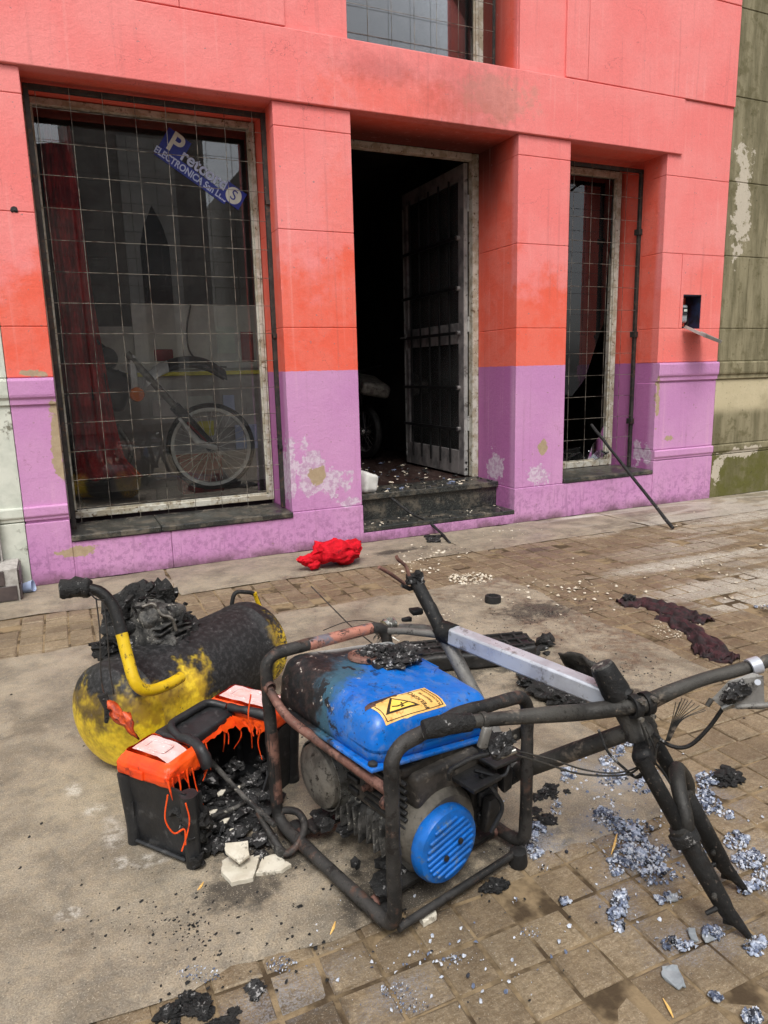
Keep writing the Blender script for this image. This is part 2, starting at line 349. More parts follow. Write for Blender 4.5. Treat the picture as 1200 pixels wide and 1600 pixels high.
def ground_mat(name, ca, cb, joint=False):
    n = NT(name); x, y, z = n.sep(n.pos()); n1 = n.noise(1.1, 6, .62); n2 = n.noise(6, 8, .68); n3 = n.noise(34, 7, .7); n4 = n.noise(210, 4, .6)
    col = n.mix(n.sm(n2, .36, .64), ca, cb)
    col = n.mix(n.sm(n3, .35, .7, 0, .45), col, c(178, 160, 132, .9))
    grime = n.noise(2.4, 4, .7, None, .6); col = n.mix(n.sm(grime, .46, .66, 0, .50), col, c(84, 74, 62)); col = n.mix(n.sm(grime, .46, .30, 0, .30), col, c(190, 176, 152))
    # brown wash of mud in front of the door and over the blocks
    brown = n.spots([(3.3, 3.75, 0, 1.3, .42, 1), (2.9, 2.7, 0, .75, .7, 1), (1.6, 3.95, 0, .9, .28, 1)], n2, .9, .5)
    brown = n.math('MULTIPLY', brown, n.sm(n.noise(22, 8, .75), .38, .58, .2, 1))
    col = n.mix(n.math('MULTIPLY', brown, .8), col, n.mix(n.sm(n3, .4, .6), c(98, 80, 63), c(120, 96, 74)))
    # pale scrubbed swathes on the right
    sw = n.noise(1, 6, .6, n.vm('MULTIPLY', n.pos(), (.9, 3.4, 1)), 1.2)
    pale = n.math('MULTIPLY', n.math('MULTIPLY', n.sm(x, 3.0, 4.0), n.sm(y, 2.4, 2.8)), n.sm(sw, .48, .56))
    psp = [tuple(g(u_, v_)[:2]) + (0, ra, rb, 1) for u_, v_, ra, rb in ((1060, 880, .55, .10), (1130, 915, .6, .14), (1190, 905, .5, .16), (1180, 860, .5, .07), (1185, 805, .7, .13), (830, 800, .12, .06), (905, 808, .22, .05), (1190, 935, .4, .12))]
    pale = n.math('MAXIMUM', n.math('MULTIPLY', pale, .5), n.spots(psp, n2, .25, .45)); pale = n.math('MULTIPLY', pale, n.sm(n3, .32, .48, .35, 1))
    col = n.mix(n.math('MULTIPLY', pale, .9), col, n.mix(n3, c(184, 180, 168), c(212, 206, 194)))
    # soot, oil and scorch marks, plus contact shade painted under the generator
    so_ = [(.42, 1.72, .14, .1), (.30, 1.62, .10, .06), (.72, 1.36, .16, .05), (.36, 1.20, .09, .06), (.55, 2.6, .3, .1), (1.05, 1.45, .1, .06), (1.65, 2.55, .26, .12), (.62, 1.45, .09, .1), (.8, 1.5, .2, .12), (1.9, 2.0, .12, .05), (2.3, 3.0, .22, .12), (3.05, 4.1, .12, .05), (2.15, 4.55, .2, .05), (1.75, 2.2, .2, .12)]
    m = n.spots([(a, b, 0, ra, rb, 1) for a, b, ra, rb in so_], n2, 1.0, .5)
    specks = n.math('MULTIPLY', n.sm(n.noise(48, 3, .6), .69, .74), n.sm(n1, .4, .55))
    specks2 = n.math('MULTIPLY', n.sm(n.noise(95, 3, .6), .68, .72), .8)
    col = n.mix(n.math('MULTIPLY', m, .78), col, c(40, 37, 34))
    col = n.mix(n.math('MULTIPLY', n.math('MAXIMUM', specks, specks2), .75), col, c(52, 44, 38))
    wsm = n.spots([(a, b, 0, ra, rb, 1) for a, b, ra, rb in [(.02, 2.02, .03, .07), (-.02, 2.16, .03, .03), (.13, 1.84, .07, .025), (.03, 1.86, .02, .03), (-.08, 2.3, .03, .04), (-.1, 1.72, .03, .02)]], n2, .9, .5)
    col = n.mix(n.math('MULTIPLY', n.math('MULTIPLY', wsm, n.sm(n3, .4, .62)), .55), col, c(210, 206, 198))
    bsp = [(.33, 1.27, 0, .12, .05, 1)] + [tuple(g(u_, v_)[:2]) + (0, ra, rb, 1) for u_, v_, ra, rb in ((990, 1330, .1, .1), (1015, 1355, .12, .07), (950, 1215, .08, .08), (950, 1285, .07, .06), (1105, 1240, .08, .1), (1165, 1345, .1, .09), (968, 1420, .05, .07), (1060, 1470, .08, .05), (1115, 1460, .07, .05), (840, 1320, .06, .07), (620, 1555, .09, .04))]
    blue = n.math('MULTIPLY', n.spots(bsp, n2, .7, .7), n.sm(n4, .40, .60))
    col = n.mix(n.math('MULTIPLY', blue, .75), col, c(156, 160, 170))
    col = n.mix(n.sm(n4, .38, .66, 0, .42), col, c(70, 62, 52)); col = n.mix(n.sm(n.noise(320, 2, .5), .6, .7, 0, .5), col, c(196, 184, 164))
    if joint:
        sn_ = n.vm('SNAP', n.vm('SUBTRACT', n.pos(), (.525, 1.336 - .1175 * 5, 0)), (.1175, .1175, 10))
        wn_ = n.nd('ShaderNodeTexWhiteNoise'); n.put(wn_.inputs['Vector'], sn_)
        col = n.mix(n.lin(wn_.outputs['Value'], 0, 1, 0, .26), col, c(96, 78, 58)); col = n.mix(n.sm(wn_.outputs['Value'], .8, .3, 0, .12), col, c(176, 158, 130))
        grain = n.noise(1, 4, .7, n.vm('MULTIPLY', n.pos(), (60, 110, 40)))
        col = n.mix(n.sm(grain, .42, .62, 0, .45), col, c(92, 74, 52)); n3 = n.math('ADD', n3, n.math('MULTIPLY', grain, 1.2))
    damp = n.sm(n1, .42, .6)
    n.bump(n.math('ADD', n.math('MULTIPLY', n2, .4), n.math('ADD', n.math('MULTIPLY', n3, .7), n.math('MULTIPLY', n4, .35))), .55, .007)
    return n.done(col, n.lin(n.math('MAXIMUM', damp, brown), 0, 1, .86, .48), 0, .4)
def charred(name, a=c(9, 9, 9), b=c(34, 33, 32), ashc=c(150, 148, 146), t=.6, rough=.75, sc=22, bmp=1.0):
    n = NT(name); f = n.noise(sc, 7, .7); col = n.mix(n.sm(f, .4, .65), a, b); col = n.mix(n.sm(n.noise(sc * 2.2, 6, .7), t, t + .1), col, ashc)
    n.bump(n.math('ADD', n.noise(sc * 3, 6, .7), n.math('MULTIPLY', n.noise(sc * 9, 4, .6), .5)), bmp, .008); return n.done(col, n.lin(f, .3, .7, rough - .25, rough + .1), 0, .5)
def burnt_tube(name, a, b, cc, t=.52, rough=.5, metal=.4):
    n = NT(name); f = n.noise(5, 6, .65); col = n.mix(n.sm(f, .38, .62), a, b); col = n.mix(n.sm(n.noise(11, 6, .7), t, t + .12), col, cc)
    col = n.mix(n.sm(n.noise(80, 5, .7), .6, .7, 0, .6), col, c(120, 108, 98))
    col = n.mix(n.sm(n.noise(30, 4, .75), .56, .64, 0, .75), col, c(34, 30, 28)); n.bump(n.math('ADD', n.noise(150, 4, .7), n.noise(45, 4, .7)), .6, .003); return n.done(col, n.lin(f, .3, .7, rough - .05, rough + .25), metal, .4)
def tank_blue():
    n = NT('blue_enamel_scorched'); o = n.obj(); x, y, z = n.sep(o)
    ns = n.noise(9, 7, .7, o); n3 = n.noise(40, 6, .7, o)
    # burnt patch spreads from the filler towards the back and the left
    d = n.math('ADD', n.math('MULTIPLY', y, 2.2), n.math('MULTIPLY', x, -1.1)); d = n.math('ADD', d, n.math('MULTIPLY', n.math('SUBTRACT', ns, .5), .55))
    blue = n.mix(n.sm(ns, .4, .6), c(0, 100, 192, .9), c(6, 108, 200, .9))
    teal = n.mix(ns, c(22, 60, 92), c(60, 100, 110)); col = n.mix(n.sm(d, .46, .62), blue, teal)
    blk = n.mix(n.sm(n3, .45, .62), c(11, 10, 12), c(44, 30, 28)); col = n.mix(n.sm(d, .66, .82), col, blk); col = n.mix(n.math('MULTIPLY', n.sm(n.noise(22, 4, .75, o), .54, .6), n.sm(d, .28, .6)), col, c(16, 18, 24))
    bare = n.math('MULTIPLY', n.math('MULTIPLY', n.sm(y, .475, .52), n.sm(x, .10, .16)), n.sm(ns, .36, .5)); col = n.mix(bare, col, c(178, 176, 172))
    col = n.mix(n.math('MULTIPLY', n.sm(n3, .64, .7), n.sm(d, .35, .6)), col, c(170, 160, 150))
    col = n.mix(n.sm(n.noise(120, 4, .7, o), .66, .72, 0, .5), col, c(30, 34, 40))
    n.bump(n.math('ADD', n.math('MULTIPLY', n3, n.sm(d, .35, .6)), n.math('MULTIPLY', n.noise(14, 3, .5, o), .6)), .5, .004)
    dust = n.math('MULTIPLY', n.math('MULTIPLY', n.sm(n.noise(26, 4, .75, o), .46, .68), .30), n.sm(d, .62, .4, .15, 1)); col = n.mix(dust, col, c(120, 124, 126)); col = n.mix(n.sm(n.noise(70, 4, .7, o), .60, .66, 0, .7), col, c(26, 26, 30))
    return n.done(col, n.math('ADD', n.sm(d, .35, .6, .3, .6), n.math('MULTIPLY', dust, .6)), 0, .5)
def tank_yellow():
    n = NT('yellow_enamel_charred'); x, y, z = n.sep(n.obj()); ns = n.noise(7, 7, .7, n.obj()); n3 = n.noise(55, 6, .75, n.obj())
    # x runs along the tank, the near end is at 0; the fire took the top and the middle
    up_ = n.math('ADD', n.math('MULTIPLY', z, 2.6), n.math('MULTIPLY', n.math('SUBTRACT', ns, .5), .7))
    m = n.sm(up_, .70, .86)
    mid = n.math('ADD', x, n.math('MULTIPLY', n.math('SUBTRACT', ns, .5), .22))
    mm = n.math('MULTIPLY', n.sm(mid, .24, .30), n.sm(mid, .70, .62)); m = n.math('MAXIMUM', m, mm)
    m = n.math('MAXIMUM', m, n.math('MULTIPLY', n.sm(n.math('ADD', x, n.math('MULTIPLY', z, -.25)), -.05, -.14), n.sm(ns, .35, .6, .2, .8)))
    m = n.math('MAXIMUM', m, n.sm(n3, .65, .68)); m = n.math('MAXIMUM', m, n.sm(n.noise(1, 4, .75, n.vm('MULTIPLY', n.obj(), (26, 60, 26))), .66, .69))
    m = n.math('MAXIMUM', m, n.math('MULTIPLY', n.sm(mid, .6, .7), n.sm(n3, .47, .55)))
    yel = n.mix(n.sm(n3, .4, .6), c(255, 222, 52, .95), c(240, 200, 32, .95))
    brown = n.math('MULTIPLY', n.sm(up_, .5, .62), n.sm(ns, .3, .6)); yel = n.mix(n.math('MULTIPLY', brown, .7), yel, c(130, 92, 40))
    blk = n.mix(n.sm(n3, .45, .62), c(14, 14, 15), c(48, 47, 48)); blk = n.mix(n.math('MULTIPLY', n.sm(n3, .66, .72), .6), blk, c(150, 146, 140))
    n.bump(n.math('MULTIPLY', n3, m), .6, .003)
    return n.done(n.mix(m, yel, blk), n.lin(m, 0, 1, .35, .6), 0, .5)
def glass(name, tint=(.95, .96, .96, 1), rough=0.0, dust=.020):
    n = NT(name); t = n.nd('ShaderNodeBsdfTransparent'); t.inputs[0].default_value = tint; gl = n.nd('ShaderNodeBsdfGlossy'); gl.inputs['Roughness'].default_value = rough
    gl.inputs[0].default_value = (.95, .97, 1, 1)
    fr = n.nd('ShaderNodeFresnel'); fr.inputs[0].default_value = 1.62; f2 = n.math('MULTIPLY', fr.outputs[0], 1.3, True)
    df = n.nd('ShaderNodeBsdfDiffuse'); df.inputs[0].default_value = (.42, .42, .41, 1); md = n.nd('ShaderNodeMixShader'); n.t.links.new(n.sm(n.noise(2.2, 4, .6), .3, .75, dust * .6, dust * 1.4), md.inputs[0]); n.t.links.new(t.outputs[0], md.inputs[1]); n.t.links.new(df.outputs[0], md.inputs[2]); t = md
    mx = n.nd('ShaderNodeMixShader'); n.t.links.new(f2, mx.inputs[0]); n.t.links.new(t.outputs[0], mx.inputs[1]); n.t.links.new(gl.outputs[0], mx.inputs[2])
    n.t.links.new(mx.outputs[0], n.t.nodes['Material Output'].inputs[0]); return n.m
M = {}
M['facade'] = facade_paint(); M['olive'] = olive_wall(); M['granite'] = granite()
M['white_wall'] = basic('white_limewash', c(206, 208, 196), c(184, 188, 176), 5, .85, 0, .4, 40, c(120, 118, 104), .4, .7, .2, .005, False)
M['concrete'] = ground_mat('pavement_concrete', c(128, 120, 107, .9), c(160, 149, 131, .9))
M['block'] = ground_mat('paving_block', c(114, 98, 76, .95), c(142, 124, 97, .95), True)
M['joint'] = basic('joint_dirt', c(74, 62, 48), c(136, 118, 92), 7, .95, 0, .6, 90, None, .4, .6, .1, .006, False)
M['asphalt'] = basic('asphalt', c(64, 64, 64), c(80, 80, 78), 3, .9, 0, .4, 60, None, .4, .6, .3, .005, False)
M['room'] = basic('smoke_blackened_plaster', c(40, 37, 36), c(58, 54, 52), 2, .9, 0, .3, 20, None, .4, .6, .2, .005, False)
M['rimgrey'] = basic('polished_rim', c(240, 240, 232), c(222, 222, 214), 20, .3, 0, .1, 60)
M['room_grey'] = basic('smoked_grey_wall', c(190, 188, 180), c(160, 158, 150), 3, .9, 0, .3, 20, None, .4, .6, .2, .005, False)
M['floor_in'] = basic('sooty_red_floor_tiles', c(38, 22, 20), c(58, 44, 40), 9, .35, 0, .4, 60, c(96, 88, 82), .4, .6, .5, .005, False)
M['grille'] = basic('dark_steel_bar', c(46, 46, 44), c(64, 62, 58), 14, .55, .3, .2, 120, c(96, 70, 52))
M['wire'] = basic('grille_wire', c(140, 134, 122), c(60, 56, 50), 14, .5, .4, .2, 120, c(90, 62, 44))
M['peel'] = basic('peeling_white_paint', c(190, 188, 176), c(158, 150, 130), 12, .7, 0, .5, 60, c(92, 74, 54), .4, .6, .3)
M['alu'] = basic('grey_door_metal', c(168, 168, 164), c(140, 140, 138), 6, .45, .2, .1, 80, c(96, 92, 88))
M['sooty_shaded_metal'] = basic('sooted_shaded_door_metal', c(128, 124, 122), c(92, 90, 90), 7, .6, .1, .2, 60)  # soot, plus the shade on the door leaf put into the grey
M['blackmetal'] = basic('black_bar', c(20, 20, 21), c(30, 30, 30), 9, .5, .2, .1, 60)
M['glass'] = glass('window_glass'); M['glass_soot'] = glass('sooted_glass', (.5, .49, .49, 1), .05, .08)
M['curtain'] = basic('red_curtain', c(206, 58, 60), c(160, 40, 46), 7, .9, 0, .4, 200, None, .4, .6, .1)
M['red'] = basic('red_cloth', c(204, 16, 36), c(170, 8, 24), 14, .8, 0, .5, 200, c(120, 16, 26), .4, .6, .2, .003)
M['maroon'] = charred('burnt_maroon_cloth', c(26, 16, 18), c(66, 30, 36), c(90, 60, 62), .62, .85, 16, .8)
M['char'] = charred('char'); M['char_ash'] = charred('char_with_ash', c(20, 20, 21), c(58, 57, 57), c(176, 174, 172), .56)
M['char_grey'] = charred('burnt_alloy', c(34, 34, 33), c(92, 90, 86), c(176, 172, 160), .58, .7, 18, .8)
M['frame'] = burnt_tube('burnt_frame_tube', c(40, 40, 40), c(70, 68, 66), c(96, 74, 64), .56)
M['frame_rust'] = burnt_tube('scorched_frame_tube', c(70, 58, 54), c(120, 84, 74), c(140, 104, 92), .5)
M['frame_pink'] = burnt_tube('heat_blanched_tube', c(150, 112, 100), c(190, 130, 112), c(120, 116, 124), .5)
M['bike'] = burnt_tube('burnt_bike_tube', c(50, 49, 47), c(78, 76, 72), c(128, 118, 106), .56)
M['bike_dark'] = burnt_tube('burnt_fork', c(22, 22, 22), c(40, 40, 40), c(66, 64, 62), .6, .5, .3)
M['bike_grey'] = burnt_tube('scorched_grey_tube', c(110, 108, 104), c(140, 138, 134), c(70, 66, 62), .58)
M['silver'] = basic('silver_paint', c(186, 190, 198), c(166, 168, 176), 9, .35, .3, .15, 80, c(120, 118, 118), .4, .65)
M['tankb'] = tank_blue(); M['tanky'] = tank_yellow()
M['blue'] = basic('blue_plastic_cover', c(2, 106, 198, .9), c(14, 92, 168, .9), 14, .45, 0, .3, 60, c(74, 104, 138), .4, .62)
M['engine'] = basic('sooted_engine_plastic', c(50, 47, 44), c(78, 73, 67), 12, .6, .1, .4, 120, c(116, 108, 98))
M['dusty'] = basic('dusty_alloy', c(100, 95, 86), c(70, 66, 60), 10, .7, .1, .4, 120, c(60, 56, 52))
M['engine_dk'] = basic('black_engine_plastic', c(22, 22, 22), c(36, 35, 34), 12, .55, 0, .4, 120, c(60, 56, 52))
M['castalloy'] = basic('cast_alloy', c(130, 126, 118), c(96, 92, 86), 16, .5, .5, .5, 120, c(60, 56, 52))
M['yellow'] = basic('yellow_tube_paint', c(224, 188, 22, .9), c(206, 168, 16, .9), 14, .45, 0, .2, 120, c(60, 44, 16), .4, .65)
M['orange'] = basic('orange_plastic', c(240, 84, 22), c(226, 66, 18), 10, .4, 0, .2, 90, c(170, 50, 24))
M['orange_burnt'] = basic('burnt_orange_plastic', c(214, 84, 24), c(150, 50, 18), 30, .5, 0, .4, 90, c(36, 22, 16), .35, .6)
M['blackp'] = basic('black_plastic', c(28, 29, 31), c(38, 39, 41), 10, .5, 0, .25, 160, c(62, 62, 62))
M['clear'] = basic('clouded_clear_lid', c(222, 176, 170), c(214, 190, 188), 22, .2, 0, .5, 40, c(236, 226, 224), .4, .6)
M['ceramic'] = basic('cream_ceramic', c(206, 200, 184), c(188, 180, 162), 14, .6, 0, .3, 60, c(120, 112, 98))
M['white'] = basic('white_foam', c(214, 214, 208), c(196, 196, 188), 8, .8, 0, .3, 80)
M['rubber'] = basic('burnt_rubber', c(18, 18, 18), c(30, 29, 28), 12, .75, 0, .5, 120)
M['sticker'] = basic('singed_sticker', c(236, 194, 118), c(226, 176, 96), 16, .5, 0, .1, 60, c(200, 136, 70))
M['stick_y'] = basic('sticker_yellow', c(240, 206, 90), c(232, 196, 84), 16, .5, 0, 0)
M['ink'] = basic('dark_ink', c(40, 28, 18), c(52, 36, 24), 16, .6, 0, 0)
M['signblue'] = basic('sign_blue', c(36, 54, 146), c(30, 46, 126), 8, .4, 0, 0)
M['signpale'] = basic('sign_pale_blue', c(184, 198, 226), c(164, 180, 214), 8, .4, 0, 0)
M['signwhite'] = basic('sign_white', c(206, 214, 202), c(194, 202, 192), 8, .4, 0, 0)
M['ash1'] = basic('white_ash', c(204, 207, 214), c(160, 168, 182), 60, .9, 0, .5, 200, None, .4, .6, .1, .004, False)
M['ash2'] = basic('blue_grey_ash', c(112, 122, 144), c(86, 94, 114), 60, .85, 0, .5, 200, None, .4, .6, .2, .004, False)
M['ash3'] = basic('dark_ash', c(64, 66, 74), c(44, 45, 50), 60, .85, 0, .5, 200, None, .4, .6, .2, .004, False)
def ash_mix():
    n = NT('ash_clod'); a = n.noise(70, 4, .7); b = n.noise(24, 4, .65)
    col = n.mix(n.sm(b, .38, .60), c(74, 82, 102), c(176, 186, 206)); col = n.mix(n.sm(n.noise(30, 4, .7), .54, .62), col, c(44, 46, 52)); col = n.mix(n.sm(a, .5, .64, 0, .8), col, c(226, 230, 238))
    n.bump(n.math('ADD', a, n.noise(200, 3, .6)), 1.0, .006); return n.done(col, .9, 0, .1)
M['clod'] = ash_mix()
M['plaster'] = basic('plaster_chip', c(206, 198, 182), c(184, 172, 152), 30, .9, 0, .4, 120, None, .4, .6, .2, .004, False)
M['brass'] = basic('chrome_parts', c(180, 180, 176), c(120, 118, 112), 20, .3, .8, .1, 60)
M['moto_red'] = basic('moto_red', c(150, 20, 24), c(120, 16, 20), 8, .4, 0, 0)
M['moto_white'] = basic('moto_white', c(232, 230, 226), c(210, 206, 202), 8, .45, 0, 0)
M['moto_black'] = basic('moto_black', c(26, 26, 30), c(36, 36, 42), 8, .4, 0, 0)
M['amber'] = basic('amber_lens', c(236, 120, 10), c(220, 100, 6), 8, .25, 0, 0)
M['paleboard'] = basic('smoked_white_board', c(216, 214, 206), c(196, 194, 188), 4, .8, 0, 0)
M['yellowgreen'] = basic('yellow_label', c(226, 220, 70), c(206, 200, 60), 8, .5, 0, 0)
M['tile'] = basic('brown_wall_tile', c(84, 74, 72), c(70, 62, 62), 7, .4, 0, .2, 60, None, .4, .6)
M['grout'] = basic('pale_grout', c(176, 172, 166), c(150, 146, 140), 20, .9, 0, .3, 60)
M['metergrey'] = basic('meter_grey', c(150, 156, 160), c(120, 126, 130), 12, .4, 0, .1, 60)
M['meterblue'] = basic('meter_box_blue', c(24, 40, 70), c(16, 22, 34), 12, .6, 0, .1, 60)
M['bark'] = basic('bare_bark', c(70, 62, 54), c(54, 48, 42), 12, .9, 0, .5, 40)
M['opp_dark'] = basic('dark_stucco', c(158, 152, 144), c(136, 130, 124), 1.5, .9, 0, 0, 20, None, .4, .6, .2, .004, False)
M['opp_pale'] = basic('pale_stucco', c(206, 202, 194), c(188, 184, 176), 1.5, .9, 0, 0, 20, None, .4, .6, .2, .004, False)
M['opp_roof'] = basic('slate_roof', c(70, 68, 70), c(56, 54, 56), 3, .8, 0, 0, 20, None, .4, .6, .2, .004, False)
M['opp_win'] = basic('dark_window', c(40, 42, 46), c(30, 32, 36), 3, .2, 0, 0)

# ================================================================== THE SETTING: ground
o = MB().box(-120, 120, -160, 160, -.40, -.30).out('ground', M['asphalt']); kind(o, 'structure')
o = MB().box(-60, 60, -9.0, -1.6, -.29, -.165).out('road', M['asphalt']); kind(o, 'structure')
pav = MB().box(-14, 22, -1.45, 4.93, -.25, -.0045).out('pavement', M['joint']); kind(pav, 'structure')
kerb = MB().box(-14, 22, -1.6, -1.452, -.25, .0).out('kerb', M['concrete'], bevel=.015); kind(kerb, 'structure')
# concrete strips between the block paving
def slab(name, x0, x1, y0, y1, nx, ny, seed):
    mb = MB()
    def fn(u, v):
        x = x0 + (x1 - x0) * u; y = y0 + (y1 - y0) * v
        ex = 0 if 0 < u < 1 else 1; ey = 0 if 0 < v < 1 else 1
        return (x + ((nz((x, y, 0), 5, seed) * .03 + nz((x, y, 0), 19, seed) * .012) if ex else 0), y + ((nz((x, y, 3), 5, seed) * .03 + nz((x, y, 3), 19, seed) * .012) if ey else 0), .005 + nz((x, y, 0), 1.3, seed) * .002 - (.0035 if ex or ey else 0))
    mb.grid(fn, nx, ny)
    o = mb.out(name, M['concrete'], smooth=60); kind(o, 'structure'); return o
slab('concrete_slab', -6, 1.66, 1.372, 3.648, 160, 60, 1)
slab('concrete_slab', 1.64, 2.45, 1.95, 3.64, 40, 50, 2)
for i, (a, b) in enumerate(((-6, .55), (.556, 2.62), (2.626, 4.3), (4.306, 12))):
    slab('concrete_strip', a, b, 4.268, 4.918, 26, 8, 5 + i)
# individual paving blocks, 11.75 cm apart
PB = .1175; bl_mesh = []
for k in range(8):
    rr = random.Random(k); h = PB / 2 - .004; hs_ = h - .005; mb = MB()
    j = lambda a: a + rr.uniform(-.0018, .0018)
    lo = [(-h, -h, -.03), (h, -h, -.03), (h, h, -.03), (-h, h, -.03)]; mid = [(j(x), j(y), -.004) for x, y in ((-h, -h), (h, -h), (h, h), (-h, h))]
    top = [(j(x), j(y), rr.uniform(-.001, .0015)) for x, y in ((-hs_, -hs_), (hs_, -hs_), (hs_, hs_), (-hs_, hs_))]
    cen = [(j(0), j(0), rr.uniform(.0005, .002))]
    mb.add(lo + mid + top + cen, [(0, 1, 5, 4), (1, 2, 6, 5), (2, 3, 7, 6), (3, 0, 4, 7), (4, 5, 9, 8), (5, 6, 10, 9), (6, 7, 11, 10), (7, 4, 8, 11), (8, 9, 12), (9, 10, 12), (10, 11, 12), (11, 8, 12)])
    me = bpy.data.meshes.new('paving_block'); me.from_pydata(mb.v, [], mb.f); me.materials.append(M['block']); bl_mesh.append((me, mb))
cand = []
for iy in range(-20, 30):
    for ix in range(-40, 90):
        x = .525 + (ix + .5) * PB; y = 1.336 - PB * 5 + (iy + .5) * PB
        if y > 4.255 or y < -1.40: continue
        y0, y1, x0, x1 = y - PB / 2, y + PB / 2, x - PB / 2, x + PB / 2
        if x1 < 1.60 and y0 > 1.45 and y1 < 3.60: continue
        if x1 < 2.38 and y0 > 2.05 and y1 < 3.60: continue
        if x < -3 or x > 9.5: continue
        u, v, dd = proj((x, y, 0))
        vis = dd > 0 and -15 < u < 1215 and v < 1625
        cand.append((not vis, (V((x, y, 0)) - EYE).length, x, y))
cand.sort()
rest = MB()
for i, (nv, d, x, y) in enumerate(cand):
    me, mb = bl_mesh[R_.randrange(8)]; a = R_.randrange(4) * math.pi / 2
    wide = R_.random() < .12
    z = R_.uniform(-.003, .002) - (.004 if wide else 0); tilt = (R_.uniform(-.012, .012), R_.uniform(-.012, .012), a + R_.uniform(-.012, .012))
    if i < 298 and not nv:
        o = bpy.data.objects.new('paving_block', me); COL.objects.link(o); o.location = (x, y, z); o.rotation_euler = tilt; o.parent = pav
    else:
        rm = Matrix.Rotation(a, 3, 'Z'); rest.add([rm @ p + V((x, y, z)) for p in mb.v], mb.f)
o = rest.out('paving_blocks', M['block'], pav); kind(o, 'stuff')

# ================================================================== THE PAINTED SHOP FRONT
Y = 4.92
shop = thing('shop_building', 'coral pink shop front with purple base, barred windows and an open doorway', 'building', (2.7, Y, 0))
def blk(x0, x1, z0, z1, y0=Y, y1=None, name='render_block', mat='facade', parent=None, gap=.004, bev=.004):
    b = MB().box(x0, x1, y0, y1 or y0 + .25, z0 + gap / 2, z1 - gap / 2)
    return b.out(name, M[mat], parent or shop, bevel=bev)
# core walls behind the scored render
core = MB()
for x0, x1, z0, z1 in ((-.25, 0.001, 0, 4.9), (1.492, 2.04, 0, 4.9), (3.44, 3.935, 0, 4.9), (4.97, 5.2, 0, 4.9), (5.2, 5.715, 0, 1.59), (5.2, 5.715, 1.93, 4.9), (5.2, 5.235, 1.59, 1.93), (5.465, 5.715, 1.59, 1.93)):
    core.box(x0, x1, Y + .006, 5.50, z0, z1)
core.box(0.001, 1.492, Y + .006, 5.50, 3.07, 4.9).box(3.935, 4.97, Y + .006, 5.50, 3.07, 4.9).box(2.04, 3.44, Y + .006, 5.50, 3.07, 3.49)
core.box(0.001, 1.492, Y + .006, 5.50, 0, .255).box(3.935, 4.97, Y + .006, 5.5, 0, .29).box(5.2, 5.5, 5.1, 5.5, 1.59, 1.93)
core.box(2.04, 3.44, 5.3, 5.5, 4.7, 4.9)
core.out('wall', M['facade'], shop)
# left wall
for z0, z1 in ((1.312, 1.615), (1.615, 2.27), (2.27, 2.913), (2.913, 3.058)): blk(-.255, 0.0, z0, z1)
blk(-.255, 0, .49, 1.175); blk(-.255, 0, 0, .41, Y - .012)
# pilaster between window and door; pilaster between door and narrow window
for x0, x1 in ((1.49, 2.043), (3.437, 3.937)):
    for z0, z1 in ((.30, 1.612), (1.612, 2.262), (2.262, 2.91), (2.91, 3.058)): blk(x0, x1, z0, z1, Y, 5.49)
    blk(x0 - .004, x1 + .004, 0, .30, Y - .008, 5.30)
# right wall with the meter niche
for z0, z1 in ((1.312, 1.612), (2.255, 2.89)): blk(4.967, 5.717, z0, z1)
blk(4.967, 5.717, 2.89, 3.50)
blk(4.967, 5.20, 1.612, 2.255)
nb = MB(); nb.box(5.204, 5.238, Y, Y + .2, 1.614, 2.253).box(5.462, 5.717, Y, Y + .2, 1.614, 2.253).box(5.238, 5.462, Y, Y + .2, 1.91, 2.253); nb.out('render_block', M['facade'], shop)
blk(4.967, 5.717, .52, 1.13); blk(4.967, 5.717, 0, .42, Y - .012)
# low walls under the windows and the threshold
blk(0.0, .62, .0, .262, Y - .006); blk(.624, 1.49, .0, .262, Y - .006); blk(3.937, 4.967, 0, .30, Y - .006)
blk(2.043, 3.437, 0, .083, Y - .004)
# moulded courses
def moulding(x0, x1, z0, z1, name='moulding', mat='facade', parent=None, pr=.03):
    h = z1 - z0; prof = [(0, z0), (-pr * .45, z0 + .02 * h), (-pr * .5, z0 + .22 * h), (-pr * .9, z0 + .3 * h), (-pr, z0 + .4 * h), (-pr, z0 + .9 * h), (-pr * .8, z1), (0.06, z1 + .002), (0.06, z0)]
    mb = MB(); n = len(prof); mb.add([(x, Y + a, b) for x in (x0, x1) for a, b in prof], [list(range(n)), [n + i for i in range(n)][::-1]] + [(i, n + i, n + (i + 1) % n, (i + 1) % n) for i in range(n)])
    return mb.out(name, M[mat], parent or shop, bevel=.003)
for a, b in ((-.255, 0), (4.967, 5.717)):
    moulding(a, b, 1.145, 1.308); moulding(a, b, .425, .515, pr=.022)
# lintel beam and the wall above it
MB().box(-1.5, 5.115, Y - .022, 5.49, 3.062, 3.498).out('lintel_beam', M['facade'], shop, bevel=.006)
for x0, x1, z0, z1 in ((-1.5, .93, 3.505, 4.3), (.934, 1.6, 3.505, 4.3), (-1.5, 1.6, 4.304, 4.9), (3.862, 4.075, 3.505, 4.3), (4.079, 5.717, 3.505, 4.3), (3.862, 5.0, 4.304, 4.9), (5.004, 5.717, 4.304, 4.9)):
    blk(x0, x1, z0, z1, Y - .015)
for x0, x1 in ((1.602, 2.043), (3.437, 3.86)): blk(x0, x1, 3.5, 4.9, Y + .03, 5.49)
